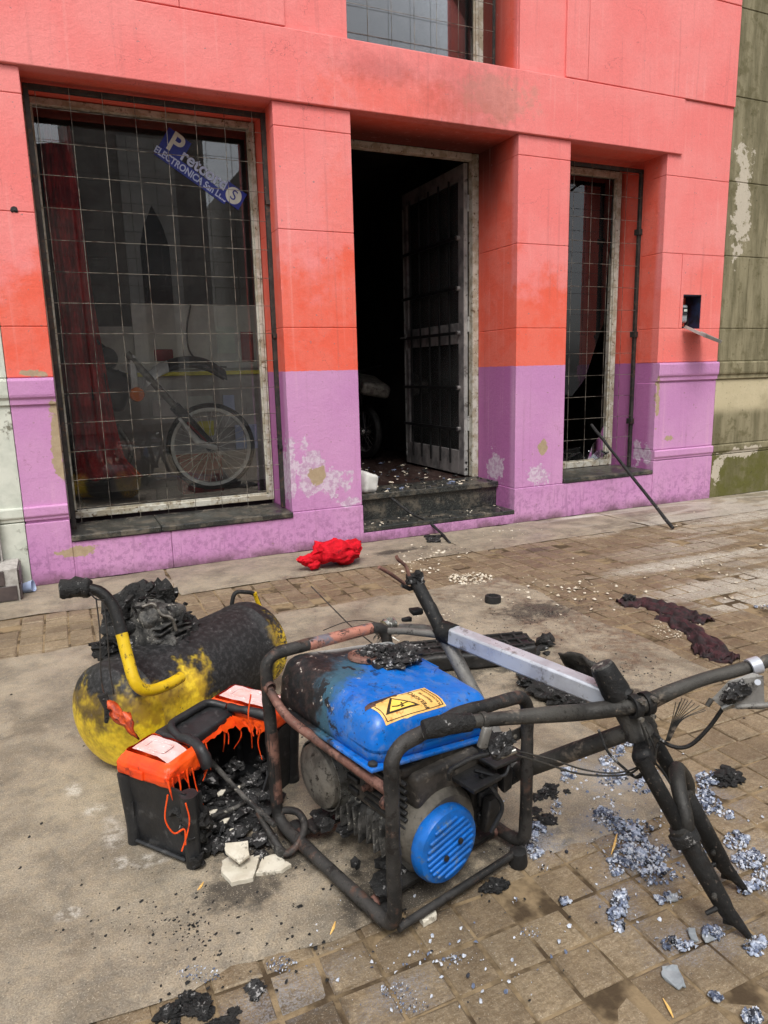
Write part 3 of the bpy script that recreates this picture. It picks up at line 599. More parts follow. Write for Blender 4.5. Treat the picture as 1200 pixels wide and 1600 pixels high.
# neighbouring house fronts
olive = thing('neighbour_house', 'weathered olive grey rendered house front right of the shop', 'house', (7.5, Y, 0))
MB().box(5.72, 12, Y + .008, 5.6, 0, 5.2).out('wall', M['olive'], olive)
for x0, x1, z0, z1 in ((5.722, 6.05, 1.615, 2.26), (6.054, 6.9, 1.615, 2.26), (6.904, 12, 1.615, 2.26), (5.722, 6.5, 1.312, 1.611), (6.504, 12, 1.312, 1.611), (5.722, 6.25, 2.264, 2.9), (6.254, 12, 2.264, 2.9), (5.722, 12, 2.904, 3.6), (5.722, 12, 3.604, 4.3), (5.722, 12, 4.304, 5.2), (5.722, 12, .52, 1.14), (5.722, 12, 0, .42)):
    blk(x0, x1, z0, z1, Y + (-.008 if z0 == 0 else 0.002), parent=olive, mat='olive')
moulding(5.722, 12, 1.145, 1.308, mat='olive', parent=olive); moulding(5.722, 12, .425, .515, mat='olive', parent=olive, pr=.022)
wh = thing('neighbour_house', 'whitewashed house front left of the shop with brown tiled base', 'house', (-1.2, Y, 0))
MB().box(-6, -.26, Y + .008, 5.6, 0, 5.2).out('wall', M['white_wall'], wh)
for z0, z1 in ((.505, 1.15), (1.312, 1.62), (1.624, 2.27), (2.274, 2.91), (2.914, 5.2), (0, .42)): blk(-.52, -.258, z0, z1, Y - (.012 if z0 == 0 else 0), parent=wh, mat='white_wall')
moulding(-.52, -.258, 1.145, 1.308, mat='white_wall', parent=wh); moulding(-.52, -.258, .425, .515, mat='white_wall', parent=wh, pr=.022)
MB().box(-3.0, -.315, 4.62, Y - .02, 0, .20).box(-3, -.40, 4.84, Y - .021, .201, .50).out('tiled_plinth', M['grout'], wh)
for r in range(3):
    for k in range(6):
        x1 = -.325 - k * .165 - (.06 if r % 2 else 0)
        if r < 2: MB().box(x1 - .155, x1, 4.608, 4.62, .012 + r * .096, .1 + r * .096).out('tile', M['tile'], wh, bevel=.003)
        x1 -= .085
        MB().box(x1 - .155, x1, 4.828, 4.84, .212 + r * .096, .3 + r * .096).out('tile', M['tile'], wh, bevel=.003)
for k in range(2):
    MB().box(-.315, -.304, 4.63 + k * .13, 4.75 + k * .13, .014, .098).out('tile', M['tile'], wh, bevel=.003)
    MB().box(-.315, -.304, 4.63 + k * .13, 4.75 + k * .13, .106, .19).out('tile', M['tile'], wh, bevel=.003)

# room behind the front
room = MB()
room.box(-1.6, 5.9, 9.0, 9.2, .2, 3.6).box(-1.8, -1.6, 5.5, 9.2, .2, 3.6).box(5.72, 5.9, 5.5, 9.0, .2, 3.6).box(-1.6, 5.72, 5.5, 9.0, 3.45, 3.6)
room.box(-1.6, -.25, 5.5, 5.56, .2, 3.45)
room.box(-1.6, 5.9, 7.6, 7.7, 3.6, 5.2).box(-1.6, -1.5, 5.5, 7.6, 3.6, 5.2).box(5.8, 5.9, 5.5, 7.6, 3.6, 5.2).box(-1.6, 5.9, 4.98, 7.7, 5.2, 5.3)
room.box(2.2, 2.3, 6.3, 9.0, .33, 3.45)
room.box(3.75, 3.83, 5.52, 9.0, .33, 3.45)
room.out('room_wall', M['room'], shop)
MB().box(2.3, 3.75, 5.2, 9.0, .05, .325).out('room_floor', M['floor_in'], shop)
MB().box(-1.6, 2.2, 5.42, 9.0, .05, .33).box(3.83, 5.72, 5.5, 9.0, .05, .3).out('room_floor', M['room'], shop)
MB().box(.1, 2.19, 7.0, 7.06, .33, 1.75).out('partition', M['paleboard'], shop)

# ---------------- steps and sills in black granite
MB().box(2.045, 3.435, 5.16, 5.52, .285, .332).out('door_sill', M['granite'], shop, bevel=.006)
MB().box(2.045, 3.435, 5.19, 5.5, .12, .284).out('step_riser', M['granite'], shop)
MB().box(2.045, 3.435, Y - .008, 5.2, .084, .118).out('step_tread', M['granite'], shop, bevel=.006)
for a, b in ((0.0, .56), (.563, 1.49)): MB().box(a, b, Y - .02, 5.36, .266, .304).out('window_sill', M['granite'], shop, bevel=.006)
MB().box(3.94, 4.965, Y - .015, 5.40, .303, .338).out('window_sill', M['granite'], shop, bevel=.006)

# ---------------- windows (frames, glass)
def window(x0, x1, z0, z1, y, fw=.06, parent=shop, sill=True, glassm='glass', broken=None, label=None):
    f = MB().box(x0, x0 + fw, y - .03, y + .05, z0, z1).box(x1 - fw, x1, y - .03, y + .05, z0, z1).box(x0 + fw, x1 - fw, y - .03, y + .05, z1 - fw, z1).box(x0 + fw, x1 - fw, y - .03, y + .05, z0, z0 + fw)
    f = f.out('window', M['peel'], parent, bevel=.004)
    if label: f['label'] = label
    MB().box(x0 + fw - .01, x0 + fw + .012, y - .012, y + .0, z0 + fw, z1 - fw).box(x1 - fw - .012, x1 - fw + .01, y - .012, y + .0, z0 + fw, z1 - fw).box(x0 + fw, x1 - fw, y - .012, y, z0 + fw - .01, z0 + fw + .014).out('glazing_bead', M['peel'], f)
    if broken: broken.out('pane', M[glassm], f)
    else: MB().box(x0 + fw - .005, x1 - fw + .005, y + .004, y + .009, z0 + fw - .005, z1 - fw + .005).out('pane', M[glassm], f)
    return f
win = window(.0, 1.485, .33, 3.055, 5.40, .042, label='large shop window with peeling white frame')
up_w = window(2.04, 3.44, 3.498, 4.7, 5.46, .07, label='upper window with peeling white frame')
# the narrow window's glass is smashed: shards are left standing in the frame
br = MB()
y = 5.455
br.prism([(3.99, 2.98), (4.88, 2.98), (4.88, 2.2), (4.84, 2.35), (4.82, 2.05), (4.80, 1.7), (4.74, 1.55), (4.60, 1.18), (4.45, 1.02), (4.3, 1.05), (4.15, .92), (3.99, .95)], (0, y, 0), (1, 0, 0), (0, 0, 1), (0, 1, 0), .005)
br.prism([(4.88, .40), (4.88, .8), (4.80, .62), (4.72, .55), (4.66, .40)], (0, y, 0), (1, 0, 0), (0, 0, 1), (0, 1, 0), .005)
br.prism([(3.99, .40), (4.25, .40), (4.2, .52), (4.1, .58), (3.99, .72)], (0, y, 0), (1, 0, 0), (0, 0, 1), (0, 1, 0), .005)
rw_ = window(3.937, 4.93, .338, 3.03, 5.45, .055, broken=br, label='narrow window with smashed glass')
# steel grilles: a flat bar frame and welded wire mesh
def grille(x0, x1, z0, z1, y, xs, zs, bar=.032, label=None):
    f = MB().box(x0, x0 + bar, y, y + bar, z0, z1).box(x1 - bar, x1, y, y + bar, z0, z1).box(x0 + bar, x1 - bar, y, y + bar, z1 - bar, z1)
    f = f.out('window_grille', M['grille'], shop, bevel=.003); f['label'] = label
    for x in xs:
        dx = R_.uniform(-.004, .004); MB().tube([(x, y - .003, z0 + .04), (x + dx, y - .003 + R_.uniform(-.004, .004), (z0 + z1) / 2), (x, y - .003, z1)], .0019, 6).out('wire', M['wire'], f, smooth=60)
    for z in zs:
        dz = R_.uniform(-.005, .005); MB().tube([(x0 + .004, y + .004, z), ((x0 + x1) / 2, y + .004, z + dz), (x1 - .004, y + .004, z)], .0019, 6).out('wire', M['wire'], f, smooth=60)
    return f
P_ = .1885
gz = [2.905 - .189 * i for i in range(14)]
grille(.008, 1.492, .312, 3.035, 5.09, [.075 + P_ * i for i in range(8)], [q for q in gz if q > .35], label='wire mesh grille of the large window')
grille(3.95, 4.968, .34, 3.0, 5.19, [4.00 + .193 * i for i in range(5)], [2.95 - .193 * i for i in range(14)], .03, label='wire mesh grille of the narrow window')
grille(2.045, 3.438, 3.5, 4.7, 5.25, [2.15 + .189 * i for i in range(7)], [3.70 + .19 * i for i in range(5)], .02, label='wire mesh grille of the upper window')
for z in (2.45, 1.55, .75):
    MB().box(4.93, 4.99, 5.18, 5.24, z, z + .05).out('grille_bracket', M['grille'], shop)
    MB().box(1.46, 1.51, 5.08, 5.12, z, z + .03).out('grille_bracket', M['grille'], shop)

# ---------------- door
MB().box(3.375, 3.437, 5.49, 5.56, .332, 3.062).out('door_jamb', M['peel'], shop, bevel=.006)
MB().box(2.045, 2.10, 5.49, 5.56, .332, 3.062).out('door_jamb', M['peel'], shop, bevel=.006)
MB().box(2.10, 3.375, 5.49, 5.56, 3.01, 3.062).out('door_head', M['peel'], shop, bevel=.006)
door = MB()
X0, X1, D0, D1, Z0, Z1 = 3.325, 3.365, 5.56, 6.74, .345, 3.0
door.box(X0, X1, D0, D0 + .09, Z0, Z1).box(X0, X1, D1 - .09, D1, Z0, Z1).box(X0, X1, D0 + .09, D1 - .09, Z1 - .12, Z1).box(X0, X1, D0 + .09, D1 - .09, Z0, Z0 + .22).box(X0, X1, D0 + .09, D1 - .09, 1.52, 1.70)
door = door.out('door', M['sooty_shaded_metal'], shop, bevel=.004); door['label'] = 'open grey metal door with barred glass'
MB().box(X0 + .018, X0 + .022, D0 + .08, D1 - .08, Z0 + .21, 1.53).box(X0 + .018, X0 + .022, D0 + .08, D1 - .08, 1.69, Z1 - .11).out('pane', M['glass_soot'], door)
for k in range(5):
    yy = D0 + .2 + k * .19; MB().box(X0 - .03, X0 - .018, yy, yy + .014, .44, 2.9).out('door_bar', M['blackmetal'], door)
for z in (.75, 1.12, 1.60, 1.98, 2.4):
    MB().box(X0 - .045, X0 - .03, D0 + .06, D1 - .04, z, z + .026).out('door_bar', M['blackmetal'], door)
    MB().cyl((X0 - .03, D0 + .07, z + .013), (X0 + .0, D0 + .07, z + .013), .02, 10).out('bolt', M['sooty_shaded_metal'], door)
for z in (.75, 1.62, 2.62): MB().cyl((3.37, 5.555, z), (3.37, 5.555, z + .13), .014, 10).out('hinge', M['alu'], door, smooth=40)
MB().obox((X0 - .012, D1 - .05, 1.58), (.02, .035, .16)).cyl((X0 - .02, D1 - .05, 1.62), (X0 - .07, D1 - .05, 1.62), .009).cyl((X0 - .066, D1 - .05, 1.62), (X0 - .066, D1 - .16, 1.62), .009).out('door_handle', M['sooty_shaded_metal'], door)
MB().box(X0 + .002, X1 - .002, D0 - .006, D0 - .001, Z0, Z1).out('hinge_stile', M['alu'], door)  # paler metal stands in for the lit hinge edge
MB().box(X0 - .006, X0 - .001, D1 - .03, D1 - .006, .42, 2.86).out('lit_edge_strip', M['alu'], door)  # pale strip added to imitate light on the free edge
for z in (.40, .46): MB().cyl((X0 + .02, D0 - .007, z), (X0 + .02, D0 - .010, z), .012, 10).out('bolt_hole', M['blackmetal'], door)

# ---------------- electricity meter niche
MB().lathe([(0, .002), (.012, .0), (.020, -.004), (.012, -.012), (0, -.03)], w(22, 328, Y) + V((0, -.004, 0)), (0, -1, 0), 14).jit(.012, 45).out('wall_hole', M['char'], shop, smooth=60)
MB().box(5.234, 5.466, Y + .19, Y + .2, 1.60, 1.93).box(5.234, 5.242, Y + .004, Y + .19, 1.60, 1.93).box(5.458, 5.466, Y + .004, Y + .19, 1.60, 1.93).box(5.242, 5.458, Y + .004, Y + .19, 1.90, 1.93).box(5.242, 5.458, Y + .004, Y + .19, 1.596, 1.606).out('meter_niche', M['meterblue'], shop)
mt = MB().rbox((5.305, Y + .10, 1.745), (.10, .11, .16), .02, 3, 2).out('electricity_meter', M['metergrey'], shop, smooth=50)
MB().box(5.275, 5.335, Y + .038, Y + .046, 1.735, 1.80).out('meter_window', M['opp_win'], mt)
MB().box(5.292, 5.33, Y + .034, Y + .0375, 1.765, 1.785).out('meter_dial', M['signwhite'], mt)
MB().tube(spline([(5.33, Y + .1, 1.67), (5.36, Y + .12, 1.63), (5.41, Y + .1, 1.65), (5.42, Y + .12, 1.75)]), .008, 6).out('meter_cable', M['blackmetal'], mt, smooth=60)
ang = math.radians(-6)
rt = Matrix.Rotation(math.radians(22), 3, 'X') @ Matrix.Rotation(math.radians(14), 3, 'Y')
mc = MB(); cn = V((5.355, Y - .012, 1.60))
mc.obox(cn + rt @ V((0, -.13, -.004)), (.235, .26, .012), rt); mc.obox(cn + rt @ V((0, -.255, .008)), (.235, .01, .02), rt); mc.obox(cn + rt @ V((-.113, -.13, .009)), (.008, .25, .016), rt); mc.obox(cn + rt @ V((.113, -.13, .009)), (.008, .25, .016), rt)
mc.out('meter_door', M['alu'], shop, bevel=.002)['label'] = 'grey meter cover hanging open'

# ================================================================== ACROSS THE STREET (seen mirrored in the glass)
def house(name, label, x0, x1, y0, y1, h, mat, gable=None, wins=()):
    t = thing(name, label, 'house' if name != 'church' else 'church', ((x0 + x1) / 2, y1, 0), group=None)
    MB().box(x0, x1, y0, y1, -.2, h).out('wall', M[mat], t)
    if gable: MB().prism([(x0 - .2, h), (x1 + .2, h), ((x0 + x1) / 2 if gable[1] == 0 else gable[1], h + gable[0])], (0, y0, 0), (1, 0, 0), (0, 0, 1), (0, 1, 0), y1 - y0 + .1).out('roof', M['opp_roof'], t)
    for (a, b, z0, z1) in wins: MB().box(a, b, y1, y1 + .04, z0, z1).out('window', M['opp_win'], t)
    return t
house('terrace_house', 'dark stuccoed house across the street with pitched roof, mirrored in the window', -9, .9, -20, -10, 5.6, 'opp_dark', (1.5, .9), [(-1.2, -.3, 1, 3), (-3, -2, 1, 3)])
ch = house('church', 'tall dark church tower across the street, mirrored in the large window', .95, 4.3, -16, -10, 13, 'opp_dark', None, [])
MB().box(2.1, 3.5, -9.999, -9.93, 0, 7.4).out('bay', M['opp_pale'], ch)
pts = [(2.45, 1.2), (3.2, 1.2), (3.2, 4.7), (3.08, 5.2), (2.83, 5.75), (2.58, 5.2), (2.45, 4.7)]
MB().prism(pts, (0, -9.93, 0), (1, 0, 0), (0, 0, 1), (0, 1, 0), .03).out('pointed_window', M['opp_win'], ch)
house('garden_wall', 'low stuccoed wall across the street beside the tower', 4.31, 5.6, -12, -10, 2.5, 'opp_pale')['category'] = 'wall'
house('terrace_house', 'pale two storey house across the street right of the tower', 5.61, 13, -18, -10, 7.2, 'opp_pale', None, [(6.2, 7, 1, 3), (8.2, 9, 1, 3), (10.2, 11, 1, 3), (6.2, 7, 4.2, 6), (8.2, 9, 4.2, 6), (10.2, 11, 4.2, 6)])
# bare street tree
tr = thing('street_tree', 'bare leafless tree across the street, mirrored in the upper window', 'tree', (10.6, -6.2, 0))
tm = MB(); cm = MB(); rr = random.Random(5)
def branch(p, d, L, r, lvl, mb):
    q = p + d * L; mid = p.lerp(q, .5) + V((rr.uniform(-.1, .1), rr.uniform(-.1, .1), 0)) * L * .4
    mb.tube([p, mid, q], [r, r * .85, r * .7], 6 if lvl < 2 else 4, cap=False)
    if lvl < 5:
        for k in range(3 if lvl < 4 else 2):
            e = (d + V((rr.uniform(-1, 1), rr.uniform(-1, 1), rr.uniform(-.1, .7))) * .75).normalized()
            branch(mid.lerp(q, rr.uniform(.4, 1)), e, L * rr.uniform(.62, .82), r * .6, lvl + 1, cm)
branch(V((10.6, -6.2, -.2)), V((.03, 0, 1)), 3.2, .16, 0, tm)
tm.out('trunk', M['bark'], tr, smooth=60); cm.out('crown', M['bark'], tr, smooth=60)

# ================================================================== INSIDE THE SHOP
# red curtain
cu = MB()
def cf(u, v):
    z = 2.95 - 2.38 * v; wd = .20 + .16 * v ** 2.2; x = .085 + u * wd; y = 5.56 + .035 * math.sin(u * 15 + nz((u, v, 0), 2) * 2) + .02 * math.sin(u * 34 + v * 3)
    if v > .94: x += (v - .94) * 1.5 * u; 
    return (x + nz((u, v, 2), 3) * .02, y - .05 * max(0, v - .8), z + nz((u * 3, v, 5), 2) * .02 * v)
cu.grid(cf, 46, 60)
tag(cu.out('curtain', M['curtain'], None, smooth=180), 'long red curtain hanging inside the large window', 'curtain')

def wheel(parent, cen, ax, R, rim_m, tyre_m, nsp=32, tw=.045):
    cen = V(cen); ax = V(ax).normalized(); a = ax.orthogonal().normalized(); b = ax.cross(a)
    wh_ = MB(); wh_.lathe([(R - tw * 1.6, -tw * .6), (R - tw * .5, -tw * .75), (R - .004, -tw * .35), (R, 0), (R - .004, tw * .35), (R - tw * .5, tw * .75), (R - tw * 1.6, tw * .6), (R - tw * 1.75, 0), (R - tw * 1.6, -tw * .6)], cen, ax, 48)
    t = wh_.out('wheel', tyre_m, parent, smooth=40)
    r2 = R - tw * 1.5
    MB().lathe([(r2 - .02, -.018), (r2 + .004, -.026), (r2 + .004, .026), (r2 - .02, .018), (r2 - .024, 0), (r2 - .02, -.018)], cen, ax, 48).out('rim', rim_m, t, smooth=40)
    sp = MB()
    for k in range(nsp):
        an = 2 * math.pi * k / nsp; an2 = an + (.5 if k % 2 else -.5); s_ = .03 if k % 4 < 2 else -.03
        sp.tube([cen + (a * math.cos(an2) + b * math.sin(an2)) * .04 + ax * s_, cen + (a * math.cos(an) + b * math.sin(an)) * (r2 - .012)], .0024, 4)
    sp.out('spokes', rim_m, t)
    MB().lathe([(0, -.06), (.03, -.06), (.045, -.035), (.022, -.03), (.022, .03), (.045, .035), (.03, .06), (0, .06)], cen, ax, 20).out('hub', M['brass'], t, smooth=40)
    return t
mo = thing('motorcycle', 'off road motorcycle with spoked front wheel parked inside the large window', 'motorcycle', (.5, 5.85, .33))
wc = w(330, 698, 5.66); axw = V((.10, 1, 0)).normalized(); fd = V((1, -.10, 0))
wheel(mo, wc, axw, .342, M['rimgrey'], M['rubber'], 36, .026)
wheel(mo, wc - fd * 1.32, axw, .33, M['brass'], M['rubber'], 24, .06)
ft = w(198, 552, 5.70); fk = (ft - wc)
for s_ in (-1, 1):
    off = axw * s_ * .095
    MB().tube([wc + off + fk * .0, wc + off + fk * .45], .042, 12).out('fork_slider', M['moto_black'], mo, smooth=50)
    MB().tube([wc + off + fk * .44, wc + off + fk * 1.0], .026, 12).out('fork_tube', M['castalloy'], mo, smooth=50)
    MB().tube([wc + off * 1.35 + fk * .02 + V((.05, 0, -.02)), wc + off * 1.4 + fk * .14 + V((-.03, 0, -.05)), wc + off * 1.35 + fk * .36 + V((-.03, 0, -.02))], [.02, .03, .012], 8).out('fork_guard', M['moto_white'], mo, smooth=60)
    MB().tube([wc + off * 1.45 + fk * .08 + V((.0, -.006, .0)), wc + off * 1.5 + fk * .3 + V((-.01, -.006, -.01))], .009, 6).out('guard_stripe', M['moto_red'], mo, smooth=60)
fp = spline([w(226, 592, 5.67), w(250, 574, 5.67), w(285, 563, 5.66), w(320, 566, 5.65), w(352, 583, 5.64)], 8)
def fen(u, v):
    n_ = len(fp) - 1; i_ = min(n_ - 1, int(u * n_)); p = fp[i_].lerp(fp[i_ + 1], u * n_ - i_); k = v - .5
    return p + V((0, k * .2 * (1 - .4 * u), -abs(k) ** 2 * .34 + .03))
fm = MB().grid(fen, 24, 8); fm.mi = [1 if (i % 24) < 8 else 0 for i in range(len(fm.f))]
fo = fm.out('front_fender', [M['moto_black'], M['moto_white']], mo, smooth=60); fo.modifiers.new('thick', 'SOLIDIFY').thickness = .006
MB().rbox((.54, 5.68, 1.33), (.05, .2, .26), .02, 2, 2).out('number_plate', M['moto_white'], mo, smooth=50)
MB().rbox((.80, 5.86, 1.46), (.14, .04, .09), .01, 2, 2).out('plate_sticker', M['moto_red'], mo, smooth=50)
MB().lathe([(0, -.03), (.05, -.03), (.055, 0), (.0, .03)], w(214, 616, 5.60), (0, 1, 0), 16).out('turn_signal', M['amber'], mo, smooth=50)
MB().tube(fillet([(.30, 5.42 + .12, 1.56), (.36, 5.7, 1.52), (.42, 5.82, 1.46), (.36, 5.95, 1.52), (.28, 6.2, 1.56)], .05), .012, 10).out('handlebar', M['moto_black'], mo, smooth=60)
MB().rbox((.36, 5.74, 1.22), (.30, .28, .30), .07, 3, 3, Matrix.Rotation(.35, 3, 'Y')).out('tank_shroud', M['moto_black'], mo, smooth=50)
MB().lathe([(0, -.02), (.07, -.02), (.085, .02), (.06, .06), (0, .07)], w(168, 560, 5.66), (-.3, 1, 0), 20).out('headlight', M['moto_black'], mo, smooth=50)
MB().rbox((.12, 5.85, 1.28), (.46, .24, .22), .08, 3, 3, Matrix.Rotation(.25, 3, 'Y')).out('fuel_tank', M['moto_red'], mo, smooth=50)
MB().rbox((-.38, 5.85, 1.24), (.75, .22, .1), .04, 3, 3).out('seat', M['moto_black'], mo, smooth=50)
en = MB().rbox((.2, 5.85, .80), (.36, .26, .34), .06, 3, 3)
for k in range(6): en.rbox((.28, 5.85, .98 + k * .024), (.2, .22, .010), .004, 1, 1)
en.jit(.012, 14).out('engine', M['engine_dk'], mo, smooth=40)
MB().tube(spline([(.4, 5.74, .95), (.48, 5.70, .75), (.36, 5.69, .58), (0, 5.68, .55), (-.5, 5.66, .75)]), [.02] * 24 + [.04], 10).out('exhaust', M['castalloy'], mo, smooth=60)
MB().tube([(.46, 5.8, 1.34), (.1, 5.8, .95), (-.1, 5.8, .62)], .024, 10).tube([(.46, 5.8, 1.34), (-.2, 5.84, 1.12), (-.22, 5.84, .7)], .02, 10).out('frame', M['moto_black'], mo, smooth=60)
MB().tube([(.05, 5.7, .58), (.12, 5.62, .34)], .012, 8).out('side_stand', M['moto_black'], mo, smooth=60)
# things behind it
t = thing('display_counter', 'pale counter with papers behind the motorcycle', 'counter', (1.2, 6.5, .33))
MB().box(.35, 1.95, 6.45, 6.85, .335, 1.30).out('cabinet', M['room_grey'], t); MB().box(.33, 1.97, 6.42, 6.87, 1.30, 1.335).out('counter_top', M['yellowgreen'], t, bevel=.004)
for k, (x, z, a, b, mm) in enumerate([(1.05, 1.12, .22, .14, 'signwhite'), (1.36, 1.12, .1, .14, 'signpale'), (.75, 1.1, .2, .14, 'paleboard'), (1.12, .9, .14, .13, 'yellowgreen'), (1.45, .85, .2, .22, 'signpale')]):
    MB().box(x, x + a, 6.44 - .004, 6.449, z - b, z).out('paper', M[mm], t)
bx = thing('red_crate', 'red plastic crate on the floor behind the motorcycle wheel', 'crate', (1.05, 6.1, .33)); 
MB().box(.88, 1.22, 5.98, 6.25, .333, .36).box(.88, .9, 5.98, 6.25, .36, .62).box(1.2, 1.22, 5.98, 6.25, .36, .62).box(.9, 1.2, 5.98, 6.0, .36, .62).box(.9, 1.2, 6.23, 6.25, .36, .62).out('crate_walls', M['moto_red'], bx, bevel=.004)
MB().box(.87, 1.23, 5.97, 5.99, .60, .635).box(.87, 1.23, 6.24, 6.26, .60, .635).out('crate_rim', M['moto_red'], bx, bevel=.004)
pb = thing('poster_board', 'white notice board on the partition wall behind the large window', 'notice board', (1.2, 6.99, 1.5))
MB().box(.7, 1.9, 6.975, 6.998, 1.36, 1.95).out('board', M['paleboard'], pb); MB().box(1.45, 1.62, 6.966, 6.974, 1.5, 1.75).out('paper', M['signwhite'], pb); MB().box(1.68, 1.8, 6.966, 6.974, 1.42, 1.7).out('paper', M['moto_red'], pb)
ca = thing('power_cable', 'dark cable looping down in front of the notice board', 'cable', (1.2, 6.8, 1.4))
MB().tube(spline([(1.22, 6.9, 1.95), (1.16, 6.88, 1.7), (1.18, 6.86, 1.5), (1.32, 6.85, 1.40), (1.5, 6.85, 1.37)]), .008, 6).out('cord', M['blackmetal'], ca, smooth=60)
# second motorcycle in the dark passage
m2 = thing('motorcycle', 'sooty motorcycle with white side fairing standing in the dark passage', 'motorcycle', (2.75, 6.9, .325))
f2_ = w(585, 602, 7.0); x2 = f2_.x
wheel(m2, (x2 + .05, 7.4, .325 + .31), (1, .15, 0), .31, M['sooty_shaded_metal'], M['rubber'], 20, .05)
wheel(m2, (x2 - .1, 8.5, .325 + .31), (1, .15, 0), .31, M['sooty_shaded_metal'], M['rubber'], 20, .06)
MB().rbox((x2 + .02, 7.2, f2_.z), (.34, .5, .15), .05, 3, 3, Matrix.Rotation(.2, 3, 'Y') @ Matrix.Rotation(.25, 3, 'X')).out('fairing', M['castalloy'], m2, smooth=50)
MB().rbox((x2, 7.9, 1.05), (.24, .75, .12), .05, 3, 3).out('seat', M['moto_black'], m2, smooth=50)
MB().rbox((x2, 7.7, .72), (.26, .4, .34), .06, 3, 3).jit(.015, 12).out('engine', M['engine_dk'], m2, smooth=50)
MB().tube([(x2 + .05, 7.4, .63), (x2 + .02, 7.5, 1.28)], .03, 8).out('front_fork', M['moto_black'], m2, smooth=50)
MB().tube(fillet([(x2 - .25, 7.6, 1.36), (x2 + .06, 7.5, 1.3), (x2 + .36, 7.6, 1.36)], .05), .013, 8).out('handlebar', M['moto_black'], m2, smooth=50)
# debris on the passage floor, block of foam by the jamb
db = MB(); rr = random.Random(3)
for k in range(260):
    x, y = rr.uniform(2.06, 3.3), rr.uniform(5.18, 8.5); s_ = rr.uniform(.008, .035)
    db.lump((x, y, .334 + s_ * .1), (s_, s_ * rr.uniform(.4, 1), s_ * .25), k, 1, .5, 1.6, Matrix.Rotation(rr.uniform(0, 6), 3, 'Z'), mi=rr.choice((0, 0, 1, 2)))
kind(db.out('floor_rubble', [M['char'], M['plaster'], M['ash2']]), 'stuff', 'charred bits and plaster crumbs littering the passage floor')
fb_ = MB().rbox((2.225, 5.27, .415), (.15, .16, .165), .035, 3, 3, Matrix.Rotation(.4, 3, 'Z') @ Matrix.Rotation(.2, 3, 'Y')).jit(.014, 11).out('foam_block', M['white'], None, smooth=60)
tag(fb_, 'white foam chunk lying on the door sill', 'foam')
# shards lying behind the narrow window
gp = MB(); rr = random.Random(9)
for k in range(16):
    a, b = rr.uniform(4.05, 4.85), rr.uniform(5.5, 5.75); s_ = rr.uniform(.08, .2)
    gp.prism([(rr.uniform(.3, 1) * s_ * math.cos(t_), rr.uniform(.3, 1) * s_ * math.sin(t_)) for t_ in (0, 1.3, 2.6, 3.9, 5.2)], (a, b, .34 + rr.uniform(.0, .14)), Matrix.Rotation(rr.uniform(-.6, .6), 3, 'Y') @ V((1, 0, 0)), (0, 1, 0), (0, .02, 1), .005)
kind(gp.out('glass_shards', M['glass']), 'stuff', 'broken panes of glass heaped behind the narrow window')
sh = MB().box(3.95, 4.05, 6.2, 6.6, .31, 2.7); 
for k in range(9): sh.box(3.95, 4.35, 6.2, 6.6, .45 + k * .28, .47 + k * .28)
tag(sh.out('shelf_rack', M['sooty_shaded_metal'], None, bevel=.002), 'grey shelf rack dimly seen behind the narrow window', 'shelf')

# ---------------- sign stuck inside the big pane
sgc = w(316, 272, 5.402); tl = w(262, 212, 5.402); tr_ = w(382, 300, 5.402)
ux = (tr_ - tl).normalized(); uz = V((0, -1, 0)); uy = uz.cross(ux)
Ls = (tr_ - tl).length
sg = thing('window_sign', 'blue and white lettered sign stuck at a slant on the large window', 'sign', sgc)
SM = frame(sgc, ux, uy, uz)
hl = Ls / 2 + .02
MB(SM).prism([(-hl, -.085), (hl - .10, -.085), (hl - .10, -.012), (-hl, -.012)], (0, 0, 0), (1, 0, 0), (0, 1, 0), (0, 0, 1), .002).out('name_strip', M['signblue'], sg)
MB(SM).prism([(-hl, -.010), (-hl + .17, -.010), (-hl + .17, .13), (-hl, .13)], (0, 0, 0), (1, 0, 0), (0, 1, 0), (0, 0, 1), .002).out('initial_panel', M['signblue'], sg)
MB(SM).prism([(hl - .15, -.06), (hl - .0, -.06), (hl - .0, .07), (hl - .15, .07)], (0, 0, .0026), (1, 0, 0), (0, 1, 0), (0, 0, 1), .002).out('emblem_panel', M['signblue'], sg)
MB(SM).lathe([(0, 0), (.058, 0), (.058, .002), (0, .002)], (hl - .075, .005, .0052), (0, 0, 1), 28).out('emblem_disc', M['signwhite'], sg)
text('lettering', 'S', M['signblue'], SM @ Matrix.Translation((hl - .075, .005, .0085)), .1, sg)
text('lettering', 'P', M['signwhite'], SM @ Matrix.Translation((-hl + .085, .058, .0035)), .19, sg, outline=.004)
text('lettering', 'retcord', M['signpale'], SM @ Matrix.Translation((.005, .03, .0035)), .118, sg, font_scale=(.98, 1), outline=.003)
text('lettering', 'ELECTRONICA San Luis', M['signpale'], SM @ Matrix.Translation((-.058, -.05, .0035)), .066, sg, font_scale=(.83, 1), outline=.0016)

